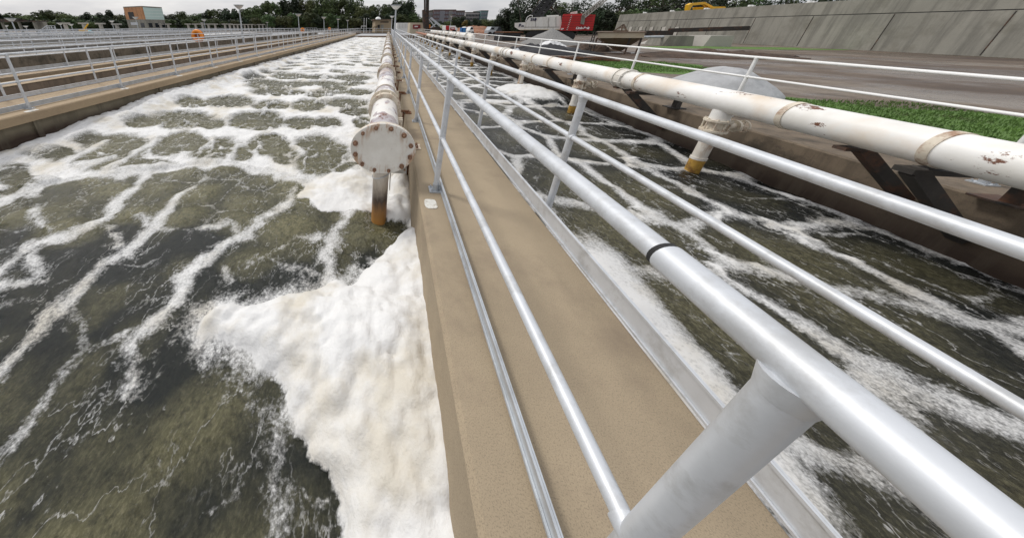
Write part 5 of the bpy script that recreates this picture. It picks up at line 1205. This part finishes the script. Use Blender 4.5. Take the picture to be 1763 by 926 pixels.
LM = [(-100,'at the left edge behind the dark gantry'),(40,'behind the grey panel box'),(95,'behind the stair platform'),(135,'behind the yellow boom'),(180,'left of the orange tower building'),(225,'behind the orange tower building'),(290,'right of the mint side of the tower building'),(335,'above the largest lifebuoy'),(385,'left of the tallest left lamp'),(418,'between the two tallest left lamps'),(500,'behind the second tallest left lamp'),(545,'behind the third and fourth left lamps'),(605,'left of the tan end building'),(645,'behind the tan end building'),(678,'behind the tall white lamp'),
      (855,'left of the crane boom'),(905,'behind the white crane body'),(965,'behind the red counterweights'),(1025,'between the crane and the long wall'),(1066,'behind the left end of the long wall'),(1130,'behind the long wall left of the excavator arm'),(1200,'behind the wall by the excavator cab'),(1300,'behind the middle of the long wall'),(1500,'behind the right part of the long wall'),(1750,'behind the far right end of the long wall')]
def where(x):
    s = LM[0][1]
    for a, t in LM:
        if x >= a: s = t
    return s
def hgt(y, D): return at(600, y, D).z
# far left line
x = -40
def skyl(x): return float(np.interp(x, [-40,0,12,30,55,85,115,130,170,195,215,290,310,350,372,400,415,440], [24,24,26,22,25,18,19,24,26,21,23,26,21,24,17,19,17,13]))
while x < 440:
    D = rt.uniform(125,150); tree('broadleaf_tree', 'green treeline tree', 'far treeline on the left', FULL[rt.randrange(4)], x, D, hgt(skyl(x)-1+rt.uniform(-1.5,2), D), rt.random()*6, rt.uniform(1.0,1.35)); x += rt.uniform(11,19)
x = -40
while x < 440:
    D = rt.uniform(108,118); tree('broadleaf_tree', 'low green front tree', 'low trees in front of the far treeline', FULL[rt.randrange(4)], x, D, hgt(34+rt.uniform(-3,3), D), rt.random()*6, rt.uniform(1.2,1.6)); x += rt.uniform(13,19)
# tall central wood
def skyc(x): return float(np.interp(x, [440,460,480,500,520,600,628,640,660,690,705,715,725], [12,3,2,-4,-10,-8,2,10,4,-4,4,18,26]))
x = 446
while x < 700:
    D = rt.uniform(108,125); tree('broadleaf_tree', 'tall green wood tree', 'tall wood in the centre', FULL[rt.randrange(4)], x, D, hgt(skyc(x)+rt.uniform(-1,3), D), rt.random()*6, rt.uniform(.75,.95)); x += rt.uniform(13,20)
x = 446
while x < 712:
    D = rt.uniform(94,102); tree('broadleaf_tree', 'short bushy tree', 'bushy trees fronting the central wood', FULL[rt.randrange(4)], x, D, hgt(rt.uniform(20,30), D), rt.random()*6, rt.uniform(1.1,1.4)); x += rt.uniform(13,18)
for x, y, D, lb in ((700,2,100,'big round dark tree right above the tall lamp'),(688,6,98,'dark tree left of the big round one by the lamp'),(716,24,110,'pale small tree between the round dark tree and the drill rig'),(727,27,105,'small dark tree right beside the drill mast')):
    tree('broadleaf_tree', lb, None, FULL[2] if y < 20 else FULL[1], x, D, hgt(y, D), 1.2*x, .9)
# bushes below apartments
for x, y in ((745,38),(758,38),(770,33),(782,29),(793,29),(806,35),(818,33),(830,31),(842,33),(853,31),(863,28)):
    D = rt.uniform(88,98); tree('broadleaf_tree', 'low tree in front of the distant apartment blocks', 'low trees before the apartment blocks', FULL[rt.randrange(3)], x, D, hgt(y+rt.uniform(-1,1), D), rt.random()*6, 1.25)
tree('turning_tree', 'small orange-brown autumn tree below the apartment blocks', None, OR, 801, 86, hgt(36,86), 2, 1.0)
# right wood behind the crane and wall
def skyr(x): return float(np.interp(x, [855,866,880,900,940,980,1010,1030,1060,1100,2000], [20,8,2,-4,-4,0,4,8,-6,-14,-16]))
x = 862
while x < 1900:
    D = rt.uniform(62,80) if x < 1250 else rt.uniform(55,80); tree('woodland_tree', 'thin-crowned dark tree', 'wood behind the crane and the long wall', THIN[rt.randrange(3)], x, D, hgt(skyr(x)+rt.uniform(-8,2), D), rt.random()*6, rt.uniform(.8,1.1)); x += rt.uniform(14,22)*(1 if x < 1250 else 1.9)
x = 858
while x < 1900:
    D = rt.uniform(56,60); tree('woodland_tree', 'low dark leafy tree', 'low trees at the foot of the right wood', FULL[2] if rt.random() < .7 else FULL[0], x, D, hgt(float(np.interp(x,[858,880,1020,1060,1150],[24,18,18,20,14]))+rt.uniform(-3,3), D), rt.random()*6, rt.uniform(.9,1.2)); x += rt.uniform(13,20)*(1 if x < 1250 else 1.9)
# undergrowth that hides the horizon
def under(name, x0, x1, D, ytop, n, mat, seed, size=.5):
    rnd = random.Random(seed); b = MB()
    for i in range(n):
        x = rnd.uniform(x0, x1); p = at(x, 46, D+rnd.uniform(0,4)); z = rnd.random()*hgt(ytop, D)*(1-.3*rnd.random()); p.z = z
        nn = Vector((rnd.gauss(0,1), -1+rnd.gauss(0,.6), rnd.gauss(0,.6)+.4)).normalized(); u = nn.orthogonal().normalized(); w_ = nn.cross(u); t = rnd.random()*PI; s = size*rnd.uniform(.6,1.4)
        U = (u*math.cos(t)+w_*math.sin(t))*s; W_ = (w_*math.cos(t)-u*math.sin(t))*s*.7
        b.add([p-U,p-W_,p+U,p+W_], [(0,1,2,3)])
    o = b.build(name, mat, None, smooth=False); o['kind'] = 'stuff'
under('undergrowth', -200, 460, 120, 34, 5200, M['leafD'], 1, .8); under('undergrowth', 440, 735, 104, 32, 3600, M['leafD'], 2, .7)
under('undergrowth', 735, 900, 100, 40, 2200, M['leafD'], 3, .6); under('undergrowth', 850, 1900, 62, 30, 9000, M['leafD'], 4, .45)
